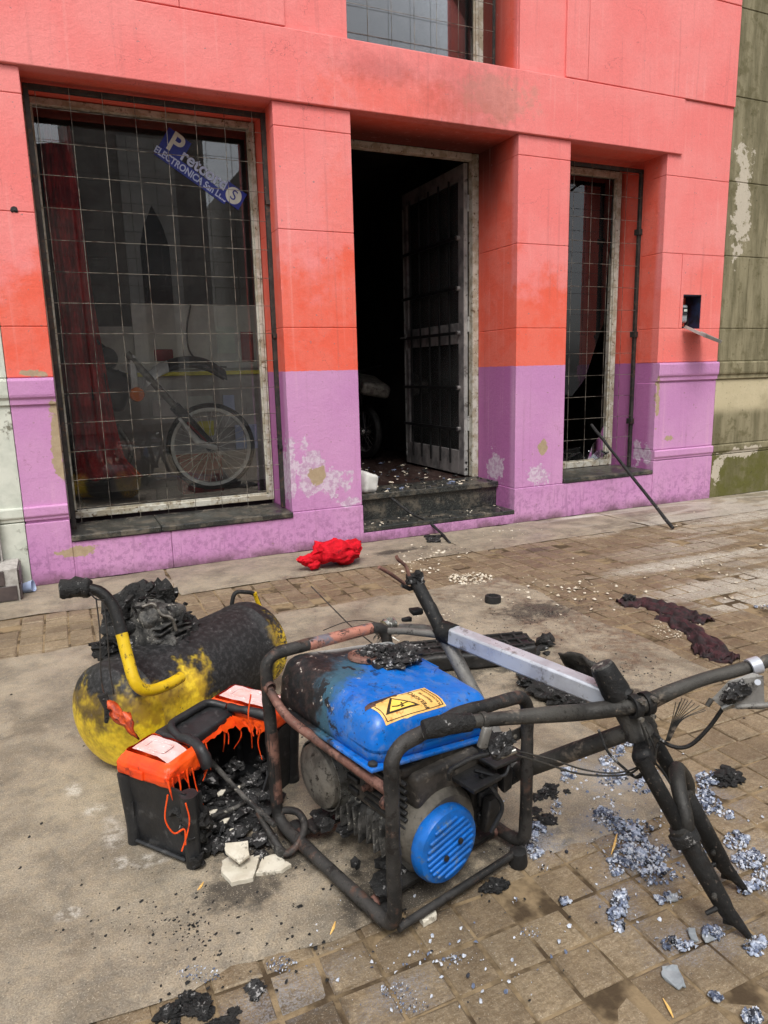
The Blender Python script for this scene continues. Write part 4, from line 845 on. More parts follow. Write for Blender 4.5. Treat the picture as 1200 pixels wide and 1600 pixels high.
# ================================================================== GENERATOR
G0 = V((.585, 1.29, 0)); GT = math.radians(14)
gen = thing('generator', 'portable generator with scorched blue fuel tank inside a burnt tubular frame', 'generator', G0, GT)
GM = WM[gen.name]
def gl(u, v, ly):           # point of the view ray in the generator plane y = ly
    inv = GM.inverted(); a = inv @ EYE; d = inv.to_3x3() @ ray(u, v); return a + d * ((ly - a.y) / d.y)
def glx(u, v, lx):
    inv = GM.inverted(); a = inv @ EYE; d = inv.to_3x3() @ ray(u, v); return a + d * ((lx - a.x) / d.x)
Wd, Ln, zb, tr0 = .455, .53, .035, .0172
loop = [(.2, 0, .505), (.0, 0, .49), (0, 0, zb), (0, Ln, zb), (-.01, Ln, .545), (.42, Ln + .01, .525), (Wd, Ln, zb), (Wd, 0, zb), (Wd, 0, .475), (.2, 0, .505)]
lp = fillet(loop, .055, 6); dense = []
for a_, b_ in zip(lp[:-1], lp[1:]):
    m_ = max(1, int((b_ - a_).length / .02)); dense += [a_.lerp(b_, q / m_) for q in range(m_)]
mb = MB(GM).tube(dense, tr0, 14, closed=True).jit(.0022, 26)
frm = mb.out('tube_frame', M['frame'], gen, smooth=60)
MB(GM).tube(fillet([(-.012, Ln - .005, .46), (-.014, .43, .405), (.02, .30, .366), (.03, .03, .352)], .05), .0125, 12).out('side_rail', M['frame_rust'], gen, smooth=60)
MB(GM).tube([(-.0, Ln, .10), (-.004, Ln, .32)], tr0 + .0006, 14).out('scorched_sleeve', M['frame_rust'], gen, smooth=60)
MB(GM).tube([(.13, Ln + .003, .538), (.36, Ln + .0085, .528)], tr0 + .0006, 14).out('scorched_sleeve', M['frame_pink'], gen, smooth=60)
for yy, r2 in ((.10, .012), (.44, .012), (0, .010)): MB(GM).tube([(.01, yy, zb), (Wd - .01, yy, zb - .002)], r2, 10).out('base_cross_bar', M['frame'], gen, smooth=60)
for yy in (.08, .40): MB(GM).box(.04, Wd - .04, yy, yy + .06, .046, .052).out('mounting_plate', M['frame'], gen)
for x, y in ((.03, .06), (Wd - .035, -.005), (.03, Ln - .05), (Wd - .03, Ln - .05)):
    MB(GM).lathe([(0, 0), (.024, 0), (.026, .008), (.022, .04), (.012, .045), (0, .045)], (x, y, .0), (0, 0, 1), 16).out('rubber_foot', M['rubber'], gen, smooth=50)
for p, q in (((0, .10, zb), (1, 0, 0)), ((Wd, .10, zb), (-1, 0, 0)), ((0, .44, zb), (1, 0, 0)), ((0, .003, .352), (0, 1, 0)), ((-.012, Ln - .004, .46), (0, -1, 0))):
    q = V(q); MB(GM).lathe([(.013, .012), (.0165, .016), (.0175, .021), (.0135, .026)], V(p), q, 14).jit(.002, 90).out('weld_bead', M['frame_rust'], gen, smooth=60)
for x, y, z in ((.0, .02, .40), (Wd, .02, .36)):
    MB(GM).obox((x + (.018 if x < .1 else -.018), y, z), (.05, .004, .035)).out('tank_bracket', M['frame'], gen, bevel=.003)
    MB(GM).lathe([(0, 0), (.006, 0), (.006, .004), (0, .005)], (x + (.028 if x < .1 else -.028), y - .002, z), (0, -1, 0), 6).out('bolt', M['castalloy'], gen)
# fuel tank: pressed upper shell and flange, sagging to the right
TR = Matrix.Rotation(math.radians(8.5), 3, 'Y'); TC = V((.236, .325, .420))
def tfn(p):
    k = 1 - .06 * max(0, p.z) / .07; q = V((p.x * k, p.y * k, p.z))
    q.z += (.006 * (1 - (p.x / .21) ** 2) * (1 - (p.y / .23) ** 2) + .0035 * nz(p, 14, 4)) if p.z > 0 else .004 * nz(p, 12, 2)
    if p.z > -.02: q.z += .016 * (p.y / .21)
    return q
tank = MB(GM).rbox(TC, (.412, .452, .142), .038, 5, 8, TR, tfn).out('fuel_tank', M['tankb'], gen, smooth=70)
MB(GM).rbox(TC + TR @ V((0, 0, -.064)), (.430, .470, .011), .0045, 2, 2, TR).out('tank_flange', M['tankb'], tank, smooth=50)
for x, y in ((-.19, -.205), (.19, -.205), (-.19, .205), (.19, .205)):
    MB(GM).lathe([(0, 0), (.012, 0), (.012, .006), (.006, .010), (0, .010)], TC + TR @ V((x * 1.05, y * 1.06, -.058)), TR @ V((0, 0, 1)), 10).out('bolt', M['engine_dk'], tank, smooth=40)
# pressed ribs on the shell
MB(GM).tube([TC + TR @ V((.12, -.06, .072)), TC + TR @ V((.178, -.02, .064)), TC + TR @ V((.172, .09, .072))], .005, 8).out('pressed_rib', M['tankb'], tank, smooth=60)
fc = TC + TR @ V((-.015, .085, .084))
MB(GM).lathe([(.0, .012), (.030, .014), (.034, .010), (.040, .014), (.044, .010), (.044, 0)], fc, TR @ V((0, 0, 1)), 28).out('filler_neck', M['frame_rust'], tank, smooth=50)
# warning sticker, laid onto the pressed shell
from mathutils.bvhtree import BVHTree
_tb = MB(GM).rbox(TC, (.412, .452, .142), .038, 5, 8, TR, tfn); bvh = BVHTree.FromPolygons(_tb.v, _tb.f)
upn = (GM.to_3x3() @ (TR @ V((0, 0, 1)))).normalized()
def on_tank(u, v): 
    h = bvh.ray_cast(EYE, ray(u, v).normalized()); return h[0]
qa, qb, qc, qd = on_tank(603, 1134), on_tank(697, 1103), on_tank(663, 1075), on_tank(572, 1103)
SW, SH = ((qb - qa).length + (qc - qd).length) / 2, ((qd - qa).length + (qc - qb).length) / 2
def lay(x, y, off):       # sticker coordinates 0..1 to a point just above the tank
    p = qa.lerp(qb, x).lerp(qd.lerp(qc, x), y); h = bvh.ray_cast(p + upn * .05, -upn); return h[0] + h[1] * off
def drape(name, poly, off, mat, par, n=10):
    bm = bmesh.new(); f = bm.faces.new([bm.verts.new((x, y, 0)) for x, y in poly])
    bmesh.ops.triangulate(bm, faces=bm.faces[:]); bmesh.ops.subdivide_edges(bm, edges=bm.edges[:], cuts=4, use_grid_fill=True)
    mb = MB(); bm.verts.index_update(); mb.add([lay(v.co.x, v.co.y, off) for v in bm.verts], [[v.index for v in f.verts] for f in bm.faces]); bm.free()
    return mb.out(name, M[mat], par)
def dtext(t, cx, cy, size, off, par):
    cu = bpy.data.curves.new('lettering', 'FONT'); cu.body = t; cu.size = 1; cu.align_x = 'CENTER'; cu.align_y = 'CENTER'; cu.offset = .012
    tmp = bpy.data.objects.new('tmp', cu); COL.objects.link(tmp); me = bpy.data.meshes.new_from_object(tmp.evaluated_get(bpy.context.evaluated_depsgraph_get())); bpy.data.objects.remove(tmp); bpy.data.curves.remove(cu)
    PM = WM[par.name].inverted()
    for v in me.vertices: v.co = PM @ lay(cx - v.co.y * size / SW, cy + v.co.x * size / SH, off)
    me.materials.clear(); me.materials.append(M['ink']); o = bpy.data.objects.new('lettering', me); COL.objects.link(o); o.parent = par; WM[o.name] = WM[par.name]
stk = drape('warning_sticker', [(0, 0), (.28, .015), (.33, -.01), (.5, .01), (1, 0), (1, 1), (.52, 1), (.47, .93), (.40, .97), (.33, .86), (.26, .9), (.2, .78), (.1, .84), (.06, .72), (0, .76)], .0010, 'sticker', tank)
drape('singed_edge', [(.0, .76), (.06, .72), (.1, .84), (.2, .78), (.26, .9), (.33, .86), (.40, .97), (.47, .93), (.52, 1), (.50, 1.06), (.2, 1.02), (-.02, 1.0), (-.06, .85)], .0006, 'frame_rust', tank)
for a, b, c_, d_ in ((.03, .05, .97, .065), (.955, .05, .97, .95), (.03, .05, .042, .7), (.55, .935, .97, .95)): drape('sticker_border', [(a, b), (c_, b), (c_, d_), (a, d_)], .0016, 'ink', stk)
drape('triangle', [(.06, .22), (.62, .22), (.36, .93)], .0017, 'ink', stk); drape('triangle_field', [(.135, .275), (.55, .275), (.355, .82)], .0022, 'stick_y', stk)
for q in ([(.22, .42), (.30, .36), (.38, .38), (.37, .42), (.30, .41), (.23, .47)], [(.36, .38), (.48, .42), (.50, .47), (.38, .43)], [(.33, .30), (.40, .33), (.38, .38), (.34, .35)], [(.36, .40), (.42, .50), (.39, .51)]): drape('pictogram', q, .0027, 'ink', stk)
dtext('PELIGRO', .70, .52, SH * .235, .0020, stk); dtext('RIESGO DE', .82, .50, SH * .125, .0020, stk); dtext('ELECTROCUCION', .91, .50, SH * .112, .0020, stk)
# engine: shroud with louvres, block, fins, recoil starter, control panel, alternator
eng = MB(GM).rbox((.235, .255, .255), (.235, .27, .17), .022, 3, 3, None, lambda p: (p.x * (1 - .06 * p.z / .08), p.y, p.z)).out('engine_shroud', M['engine'], gen, smooth=50)
MB(GM).rbox((.225, .16, .335), (.22, .12, .03), .01, 2, 2).out('shroud_lid', M['engine'], eng, smooth=50)
MB(GM).rbox((.245, .105, .285), (.22, .07, .09), .014, 2, 2).out('air_filter_box', M['engine'], eng, smooth=50)
for k in range(7):
    MB(GM).rbox((.112, .17 + (k % 2) * .0 , .20 + k * .0195), (.012, .17, .009), .003, 1, 1, Matrix.Rotation(-.5, 3, 'Y')).out('louvre', M['engine_dk'], eng, smooth=50)
for k in range(4):
    MB(GM).rbox((.112, .315, .20 + k * .032), (.014, .07, .016), .004, 1, 1).out('louvre', M['engine_dk'], eng, smooth=50)
MB(GM).lathe([(0, 0), (.015, 0), (.017, .012), (.009, .014), (.008, .035), (0, .035)], (.113, .22, .255), (-1, 0, 0), 14).out('choke_knob', M['frame_rust'], eng, smooth=40)
fins = MB(GM)
for k in range(9): fins.rbox((.125, .17 + k * .028, .125), (.07, .007, .085), .003, 1, 2)
fins.rbox((.2, .27, .12), (.18, .26, .10), .02, 2, 2).jit(.008, 40).out('cylinder_block', M['char_grey'], gen, smooth=50)
MB(GM).rbox((.23, .2, .085), (.2, .22, .07), .02, 2, 2).out('crankcase', M['castalloy'], gen, smooth=50)
RC = V((.192, .035, .150))
MB(GM).lathe([(0, .11), (.105, .11), (.112, .09), (.112, .02), (.098, 0), (0, 0)], RC + V((.02, .015, .01)), (0, 1, 0), 40).out('recoil_housing', M['dusty'], gen, smooth=40)
rc = MB(GM).lathe([(0, -.020), (.080, -.020), (.092, -.016), (.097, -.006), (.098, .012), (.094, .02), (0, .02)], RC, (0, 1, 0), 56).out('recoil_cover', M['blue'], gen, smooth=35)
for k in range(9):
    zz = -.068 + k * .017; hw = math.sqrt(max(.0001, .078 ** 2 - zz ** 2)); tl_ = Matrix.Rotation(-.22, 3, 'Y')
    MB(GM).rbox(RC + tl_ @ V((0, -.021, zz)), (hw * 2, .009, .009), .004, 2, 2, tl_).out('cover_rib', M['blue'], rc, smooth=60)
for x, z in ((.028, .008), (-.02, -.018)):
    MB(GM).lathe([(0, 0), (.008, 0), (.007, .005), (0, .006)], RC + V((x, -.025, z)), (0, -1, 0), 8).out('bolt', M['char'], rc)
cp = MB(GM).rbox((.385, .16, .19), (.11, .16, .21), .012, 2, 2).out('control_box', M['engine_dk'], gen, smooth=50)
for k in range(3): MB(GM).rbox((.385, .075, .12 + k * .06), (.07, .014, .04), .005, 1, 1).out('socket', M['blackp'], cp, smooth=50)
MB(GM).rbox((.37, .05, .145), (.05, .03, .09), .006, 1, 1, Matrix.Rotation(.2, 3, 'Y')).rbox((.42, .045, .23), (.03, .03, .06), .006, 1, 1).jit(.006, 40).out('melted_panel', M['engine_dk'], cp, smooth=50)
MB(GM).rbox((.30, .03, .285), (.10, .08, .012), .003, 1, 1).rbox((.40, .06, .305), (.13, .12, .01), .003, 1, 1, Matrix.Rotation(.1, 3, 'Y')).out('panel_bracket', M['engine_dk'], gen, smooth=50)
MB(GM).tube(spline([(.30, .02, .30), (.33, .0, .25), (.35, -.01, .20), (.32, .0, .14)]), .006, 6).tube(spline([(.29, .03, .31), (.36, .0, .28), (.4, .01, .3)]), .005, 6).out('wiring', M['blackp'], gen, smooth=60)
MB(GM).lathe([(.0, 0), (.03, .0), (.06, .006), (.088, .02), (.095, .045), (.092, .14), (0, .14)], (.05, .42, .20), (1, 0, 0), 32).out('alternator_bell', M['castalloy'], gen, smooth=40)
MB(GM).lathe([(.096, .03), (.1, .03), (.1, .075), (.096, .075)], (.05, .42, .20), (1, 0, 0), 32).out('alternator_band', M['brass'], gen, smooth=40)
MB(GM).rbox((.3, .45, .2), (.2, .12, .2), .03, 2, 2).out('muffler', M['frame'], gen, smooth=50)
rr = random.Random(21); fl = MB(GM)
for k in range(26): fl.lump((rr.uniform(.04, .42), rr.uniform(.06, .46), .056 + rr.uniform(0, .02)), (rr.uniform(.01, .045),) * 2 + (rr.uniform(.006, .02),), k, 2, .6, 2)
fl.out('burnt_residue', M['char'], gen, smooth=50)
# bits of burnt stuff heaped on the tank
ap = MB(GM); rr = random.Random(4)
for k in range(190):
    a = rr.uniform(0, 6.28); d_ = rr.random() ** .7; x, y = .06 + math.cos(a) * d_ * .105, .062 + math.sin(a) * d_ * .075
    s_ = rr.uniform(.006, .016); p = TC + TR @ V((x, y, .092 + .018 * (1 - d_) + rr.uniform(-.006, .006)))
    ap.lump(p, (s_, s_ * rr.uniform(.3, .9), s_ * rr.uniform(.2, .8)), k, 1, .7, 2, Matrix.Rotation(rr.uniform(0, 6), 3, (rr.random(), rr.random(), rr.random() + .1)))
ap.lump(TC + TR @ V((.06, .062, .088)), (.10, .07, .016), 9, 4, .5, 3)
tag(ap.out('ash_heap', M['char_ash'], None, smooth=50), 'crusted black ash heap on top of the blue fuel tank', 'ash')

# ================================================================== AIR COMPRESSOR
CA = V((.070, 2.375, 0)); CB = V((.635, 2.785, 0)); cax = (CB - CA).normalized(); CL = (CB - CA).length
cmp_ = thing('air_compressor', 'yellow air compressor tank burnt black with charred motor on top', 'compressor', CA, math.atan2(cax.y, cax.x))
CM = WM[cmp_.name]; r = .180; cz = .198
prof = [(0, -.085)] + [(r * math.sin(t_), -.085 * math.cos(t_)) for t_ in [math.pi / 2 * k / 10 for k in range(1, 10)]] + [(r, 0), (r, .04), (r + .003, .043), (r + .003, .05), (r, .053)]
prof += [(r, CL * k / 6) for k in range(1, 6)] + [(r, CL - .05), (r + .003, CL - .047), (r + .003, CL - .04), (r, CL - .037), (r, CL)] + [(r * math.cos(t_), CL + .085 * math.sin(t_)) for t_ in [math.pi / 2 * k / 8 for k in range(1, 9)]]
MB(CM).lathe(prof, (0, 0, cz), (1, 0, 0), 64).out('pressure_tank', M['tanky'], cmp_, smooth=50)
for x in (.12, .52):
    for s_ in (-1, 1): MB(CM).tube([(x, s_ * .10, .06), (x, s_ * .13, .0)], .014, 8).out('foot', M['frame'], cmp_, smooth=50)
D0_ = 2.50
def hp(u, v, d=D0_): return hz(u, v, d)
# front handle
hl_ = spline([hp(283, 1058, 2.30), hp(262, 1070, 2.25), hp(232, 1079, 2.20), hp(212, 1067, 2.19), hp(200, 1030, 2.22), hp(190, 990, 2.25), hp(178, 950, 2.28), hp(158, 926, 2.30), hp(135, 919, 2.31)], 6)
k1 = int(len(hl_) * .62)
MB().tube(hl_[:k1 + 1], .0185, 14).out('handle', M['yellow'], cmp_, smooth=60)['label'] = 'bent yellow handle'
MB().tube(hl_[k1:], [.0178] * (len(hl_) - k1), 14).out('handle_upper', M['bike_dark'], cmp_, smooth=60)
MB().tube(spline([hp(142, 919, 2.31), hp(120, 918, 2.32), hp(94, 922, 2.33)], 8), [.026, .03, .031, .030, .031, .029, .031, .03, .031, .03, .029, .03, .031, .03, .030, .031, .024], 14).jit(.006, 50).out('handle_grip', M['char'], cmp_, smooth=60)
# rear handle
MB().tube(fillet([hp(362, 945, 2.93), hp(366, 924, 2.93), hp(398, 926, 2.97), hp(405, 944, 2.98)], .03), .009, 10).out('rear_handle', M['bike_dark'], cmp_, smooth=60)
MB().tube(fillet([hp(398, 926, 2.965), hp(402, 940, 2.97), hp(412, 960, 2.98)], .02), .0095, 10).out('rear_handle_end', M['yellow'], cmp_, smooth=60)
# charred motor and pump on top of the tank
def at_c(u, v, d): return hz(u, v, d)
pm = MB(); ctr = hp(246, 985, 2.60)
rc_ = Matrix.Rotation(math.atan2(cax.y, cax.x), 3, 'Z')
pm.rbox(ctr + V((0, 0, .005)), (.17, .14, .19), .03, 3, 4, rc_ @ Matrix.Rotation(.25, 3, 'Y')).rbox(ctr + V((-.01, -.02, .08)), (.12, .12, .05), .02, 2, 3, rc_ @ Matrix.Rotation(.5, 3, 'X'))
for k in range(6): pm.rbox(ctr + rc_ @ V((.0, -.03, -.06 + k * .02)), (.16, .12, .008), .003, 1, 2, rc_)
pm.jit(.018, 22, 2).out('pump_block', M['char_grey'], cmp_, smooth=45)
lc = hp(262, 1006, 2.50)
MB().lathe([(0, .012), (.012, .012), (.02, .016), (.03, .012), (.036, .0), (.036, -.02)], lc, (EYE - lc).normalized() + V((-.1, 0, .2)), 20).out('pump_cap', M['char_grey'], cmp_, smooth=40)
MB().tube(spline([hp(222, 948, 2.53), hp(240, 944, 2.53), hp(252, 960, 2.52), hp(268, 966, 2.52), hp(275, 985, 2.53)]), .006, 8).out('seam_gasket', M['castalloy'], cmp_, smooth=50)
m_ = MB(); rr = random.Random(8)
for (u, v, d, a, b, c_) in ((195, 950, 2.66, .07, .06, .06), (185, 975, 2.62, .06, .06, .05), (235, 940, 2.66, .06, .06, .05), (215, 930, 2.68, .05, .05, .04), (255, 935, 2.66, .045, .05, .06), (200, 1005, 2.60, .08, .05, .05), (280, 985, 2.62, .06, .05, .04), (170, 1010, 2.58, .05, .035, .03), (160, 1022, 2.57, .028, .024, .022), (225, 1020, 2.58, .09, .06, .03), (250, 1020, 2.58, .07, .05, .03)):
    m_.lump(hp(u, v, d), (a, b, c_), rr.random() * 50, 3, .75, 1.9)
m_.out('charred_motor', M['char'], cmp_, smooth=40)
m_ = MB(); rr = random.Random(18)
for k in range(70):
    u, v = rr.uniform(160, 300), rr.uniform(918, 1015)
    if v < 935 and not 205 < u < 265: continue
    s_ = rr.uniform(.008, .022); m_.obox(hp(u, v, rr.uniform(2.5, 2.66)), (s_ * 2, s_ * rr.uniform(.2, .8), s_ * rr.uniform(.3, 1)), Matrix.Rotation(rr.uniform(0, 6), 3, (rr.random(), rr.random(), rr.random() + .1)))
kind(m_.jit(.006, 60).out('motor_scraps', M['char'], cmp_), 'stuff')
MB().tube([hp(225, 925, 2.6), hp(232, 918, 2.6), hp(240, 912, 2.6)], [.012, .016, .014], 8).jit(.006, 60).out('burnt_bracket', M['char'], cmp_, smooth=40)
MB().tube([hp(262, 948, 2.7), hp(300, 978, 2.72)], .012, 8).out('burnt_bracket', M['char'], cmp_, smooth=40)
MB().obox(hp(302, 985, 2.66), (.14, .06, .012), rc_ @ Matrix.Rotation(.15, 3, 'Y')).obox(hp(296, 976, 2.68), (.05, .04, .03), rc_).jit(.008, 30).out('mounting_plate', M['char'], cmp_)
# melted orange shroud strip on the near end
a_, b_, c2, d2 = hp(166, 1092, 2.20), hp(170, 1116, 2.18), hp(218, 1152, 2.14), hp(204, 1118, 2.16)
MB().grid(lambda u, v: a_.lerp(d2, u).lerp(b_.lerp(c2, u), v) + V((0, -.012 * math.sin(v * 3.1), .0)) + nzv((u * 3, v * 3, 1), 1.4) * .008, 10, 6).out('melted_strip', M['orange_burnt'], cmp_, smooth=60).modifiers.new('thick', 'SOLIDIFY').thickness = .008
MB().tube([hp(160, 1085, 2.20), hp(170, 1108, 2.19), hp(166, 1130, 2.18)], [.014, .012, .006], 8).jit(.006, 60).out('burnt_lug', M['char'], cmp_, smooth=50)
for pp in ([(150, 934), (156, 990), (158, 1060), (168, 1105)], [(162, 940), (167, 985), (172, 1050), (178, 1085)], [(140, 926), (150, 936), (164, 938)]):
    MB().tube(spline([hp(u, v, 2.24) for u, v in pp]), .0022, 5).out('loose_wire', M['frame'], cmp_, smooth=60)

# ================================================================== TOOLBOX
K0 = V((.062, 1.945, 0)); kx = V((.60, -.80, 0)); ky = V((.80, .60, 0)); 
tb = thing('toolbox', 'melted black and orange toolbox with clouded organiser lids', 'toolbox', K0, math.atan2(kx.y, kx.x))
TM = WM[tb.name]      # local x: short side (towards the camera), local y: long side
KW, KL, KH = .245, .475, .222
bd = MB(TM)
def wallq(p, q, h0, h1, th, n=14, inn=(0, 0, 0), melt=None):
    p, q, inn = V(p), V(q), V(inn)
    def fn(u, v):
        a = p.lerp(q, u); hh = h0 + (h1 - h0) * u
        if melt: hh = hh * melt(u)
        out = (v * .012); return a - inn * out + V((0, 0, hh * v))
    bd.grid(fn, n, 6); 
    bd.grid(lambda u, v: fn(u, v) + inn * th, n, 6); bd.grid(lambda u, v: fn(u, 1) + inn * th * v, n, 1)
wallq((.01, .01, .003), (KW - .01, .01, .003), KH, KH, .006, 14, (0, 1, 0))
wallq((.01, KL - .01, .003), (KW - .01, KL - .01, .003), KH, KH * .96, .006, 14, (0, -1, 0))
wallq((.01, .01, .003), (.01, KL - .01, .003), KH, KH, .006, 20, (1, 0, 0))
wallq((KW - .01, .01, .003), (KW - .01, KL - .01, .003), KH, KH, .006, 40, (-1, 0, 0), lambda u: max(.12, min(1, (.95 if u < .10 else .16 + .1 * math.sin(u * 31)) if u < .62 else .2 + (u - .62) * 3.4)))
bd.box(.012, KW - .012, .012, KL - .012, .003, .012)
bd.jit(.005, 13).out('box_body', M['blackp'], tb, smooth=50)
for x, y in ((.012, .012), (KW - .012, .012), (.012, KL - .012), (KW - .012, KL - .012)):
    MB(TM).tube([(x, y, .002), (x, y, .06), (x + (.006 if x > .1 else -.006), y + (.006 if y > .1 else -.006), KH)], [.022, .021, .024], 12).out('corner_post', M['blackp'], tb, smooth=50)
MB(TM).tube([(.03, .0, .02), (KW - .03, .0, .02)], .006, 6).tube([(.03, -.002, .1), (.03, -.002, .14)], .003, 6).out('moulded_rib', M['blackp'], tb, smooth=50)
# organisers: orange trays with clouded lids, one at each end
def organiser(y0, y1, melted):
    zt = KH + .004
    og = MB(TM)
    x0, x1 = -.012, KW + (.005 if not melted else -.06)
    og.add([(x0, y0, zt), (x1, y0, zt), (x1, y1, zt), (x0, y1, zt), (x0 + .0, y0 + .0, zt + .04), (x1, y0 + .0, zt + .04), (x1, y1, zt + .05), (x0, y1, zt + .05),
            (x0 + .02, y0 + .022, zt + .062), (x1 - .018, y0 + .022, zt + .062), (x1 - .018, y1 - .018, zt + .066), (x0 + .02, y1 - .018, zt + .066)],
           [(0, 1, 5, 4), (1, 2, 6, 5), (2, 3, 7, 6), (3, 0, 4, 7), (4, 5, 9, 8), (5, 6, 10, 9), (6, 7, 11, 10), (7, 4, 8, 11), (0, 3, 2, 1)])
    o = og.out('organiser_tray', M['orange'], tb, bevel=.008)
    ss = o.modifiers.new('dense', 'SUBSURF'); ss.subdivision_type = 'SIMPLE'; ss.levels = 3; ss.render_levels = 3
    tx = bpy.data.textures.new('slump', 'CLOUDS'); tx.noise_scale = .035; dm = o.modifiers.new('slump', 'DISPLACE'); dm.texture = tx; dm.strength = .016 if melted else .007; dm.mid_level = .5
    o.data.polygons.foreach_set('use_smooth', [True] * len(o.data.polygons)); o.data.set_sharp_from_angle(angle=math.radians(50))
    def lidf(u, v):
        x = x0 + .034 + (x1 - x0 - .064) * u; y = y0 + .034 + (y1 - y0 - .062) * v; z = zt + .0655 + .003 * v + nz((x, y, 0), 30, melted) * .003
        if melted: z -= .02 * max(0, u - .7) ** 1.2 * 3
        return (x, y, z)
    MB(TM).grid(lidf, 14, 10).out('clear_lid', M['clear'], o, smooth=60)
    MB(TM).tube(fillet([(x0 + .06, y0 + .05, zt + .067), (x1 - .06, y0 + .05, zt + .067), (x1 - .06, y1 - .045, zt + .069), (x0 + .06, y1 - .045, zt + .069), (x0 + .06, y0 + .052, zt + .067)], .012), .0022, 6).out('lid_emboss', M['clear'], o, smooth=50)
    MB(TM).box(x0 + .06, x0 + .11, y0 - .006, y0 + .004, zt + .006, zt + .032).out('latch', M['orange'], o, bevel=.003)
    return o
organiser(-.012, .125, 1); organiser(.345, KL + .012, 0)
rr = random.Random(61)
for k in range(0, 16, 2):
    st_ = V((KW - .062 + rr.uniform(-.004, .008), -.01 + .135 * k / 16, KH + .03)) if k < 11 else V((.12 + .07 * (k - 11) / 5, .127, KH + .04)); L_ = rr.uniform(.02, .085)
    q = [st_, st_ + V((rr.uniform(-.004, .012), rr.uniform(-.006, .006), -L_ * .5)), st_ + V((rr.uniform(.0, .02), rr.uniform(-.012, .012), -L_))]
    MB(TM).tube(spline(q, 4), [.0045 - .0034 * (i / 8) ** .7 for i in range(9)], 6).out('melt_drip', M['orange'], tb, smooth=60)
bl = MB(TM)
for k in range(26): bl.lump((KW - rr.uniform(-.01, .06), rr.uniform(.0, .06), rr.uniform(.01, .17)), (rr.uniform(.012, .026),) * 3, k, 2, .8, 2)
bl.out('melted_corner', M['char'], tb, smooth=60)
# black middle bridge along the back with a folded handle, sagging where it melted
MB(TM).rbox((.055, .235, KH + .048), (.12, .225, .035), .012, 2, 4, None, lambda p: (p.x, p.y, p.z - (.012 if p.x > .03 else 0))).out('lid_bridge', M['blackp'], tb, smooth=50)
MB(TM).tube(fillet([(.09, .135, KH + .06), (.03, .15, KH + .078), (.03, .32, KH + .078), (.09, .335, KH + .066)], .03), .012, 10).out('carry_handle', M['blackp'], tb, smooth=60)
MB(TM).tube(spline([(.10, .128, KH + .066), (.15, .125, KH + .064), (.19, .115, KH + .05), (.205, .12, KH + .01)]), .017, 10).jit(.006, 30).out('melted_rim', M['blackp'], tb, smooth=60)
MB(TM).tube(spline([(.10, .335, KH + .066), (.17, .342, KH + .066), (.25, .36, KH + .052)]), .015, 10).jit(.006, 30).out('melted_rim', M['blackp'], tb, smooth=60)
# orange inner rim drooping into the hole
rr = random.Random(6); dr = MB(TM)
for a, b in (((.10, .135, KH + .045), (.115, .33, KH + .045)), ((.115, .33, KH + .045), (.25, .345, KH + .04)), ((.10, .135, KH + .045), (.185, .125, KH + .035))):
    a, b = V(a), V(b)
    dr.grid(lambda u, v: a.lerp(b, u) + V((.012 * v, 0, -v * (.03 + .03 * nz((u * 4, a.x * 50, 0), 2)))) + nzv((u * 5, v, a.y), 2) * .004, 20, 4)
dr.out('melted_skirt', M['orange'], tb, smooth=60)
for k in range(15):
    u = rr.random(); st_ = V((.115, .135 + .2 * u, KH + .02)) if k % 3 == 0 else (V((.12 + .12 * u, .34, KH + .02)) if k % 3 == 1 else V((.16 + .04 * u, .128, KH + .03)))
    L_ = rr.uniform(.03, .1); q = [st_, st_ + V((rr.uniform(-.012, .012), rr.uniform(-.012, .012), -L_ * .5)), st_ + V((rr.uniform(-.02, .02), rr.uniform(-.02, .02), -L_))]
    MB(TM).tube(spline(q, 4), [.003 - .0018 * i / 8 for i in range(9)], 5).out('melt_drip', M['orange'], tb, smooth=60)
for pts in ([(262, 1242), (258, 1280), (272, 1302), (288, 1296), (290, 1320)], [(290, 1255), (296, 1280), (292, 1305), (284, 1330)], [(300, 1200), (308, 1235), (318, 1260)], [(392, 1085), (388, 1120), (396, 1150)]):
    MB().tube(spline([hz(u, v, 1.74 + (.0 if u < 300 else .10)) for u, v in pts]), .0022, 5).out('melt_drip', M['orange'], tb, smooth=60)
# burnt contents spilling out
sp = MB(); rr = random.Random(13)
for k in range(120):
    u, v = rr.uniform(312, 428), rr.uniform(1185, 1338)
    if v > 1250 and u < 330: continue
    zz = max(.01, .12 - (v - 1190) / 140 * .10) * rr.uniform(.3, 1); s_ = rr.uniform(.008, .028)
    sp.lump(g(u, v, zz), (s_, s_ * rr.uniform(.4, 1), s_ * rr.uniform(.4, .9)), k, 2, .8, 2, Matrix.Rotation(rr.uniform(0, 6), 3, 'Z'))
sp.lump(g(375, 1260, .03), (.12, .10, .035), 3, 3, .6, 3)
sp.jit(.003, 80).out('burnt_contents', M['char_ash'], tb, smooth=70)
for (u0, v0, u1, v1, z, r2) in ((330, 1190, 430, 1290, .13, .008), (405, 1265, 440, 1335, .035, .011), (345, 1240, 400, 1215, .10, .006), (330, 1275, 410, 1240, .08, .007)):
    MB().tube([g(u0, v0, z), g((u0 + u1) / 2, (v0 + v1) / 2 + 4, z * .9), g(u1, v1, z * .7)], r2, 8).jit(.004, 40).out('burnt_tool', M['char_grey'], tb, smooth=50)
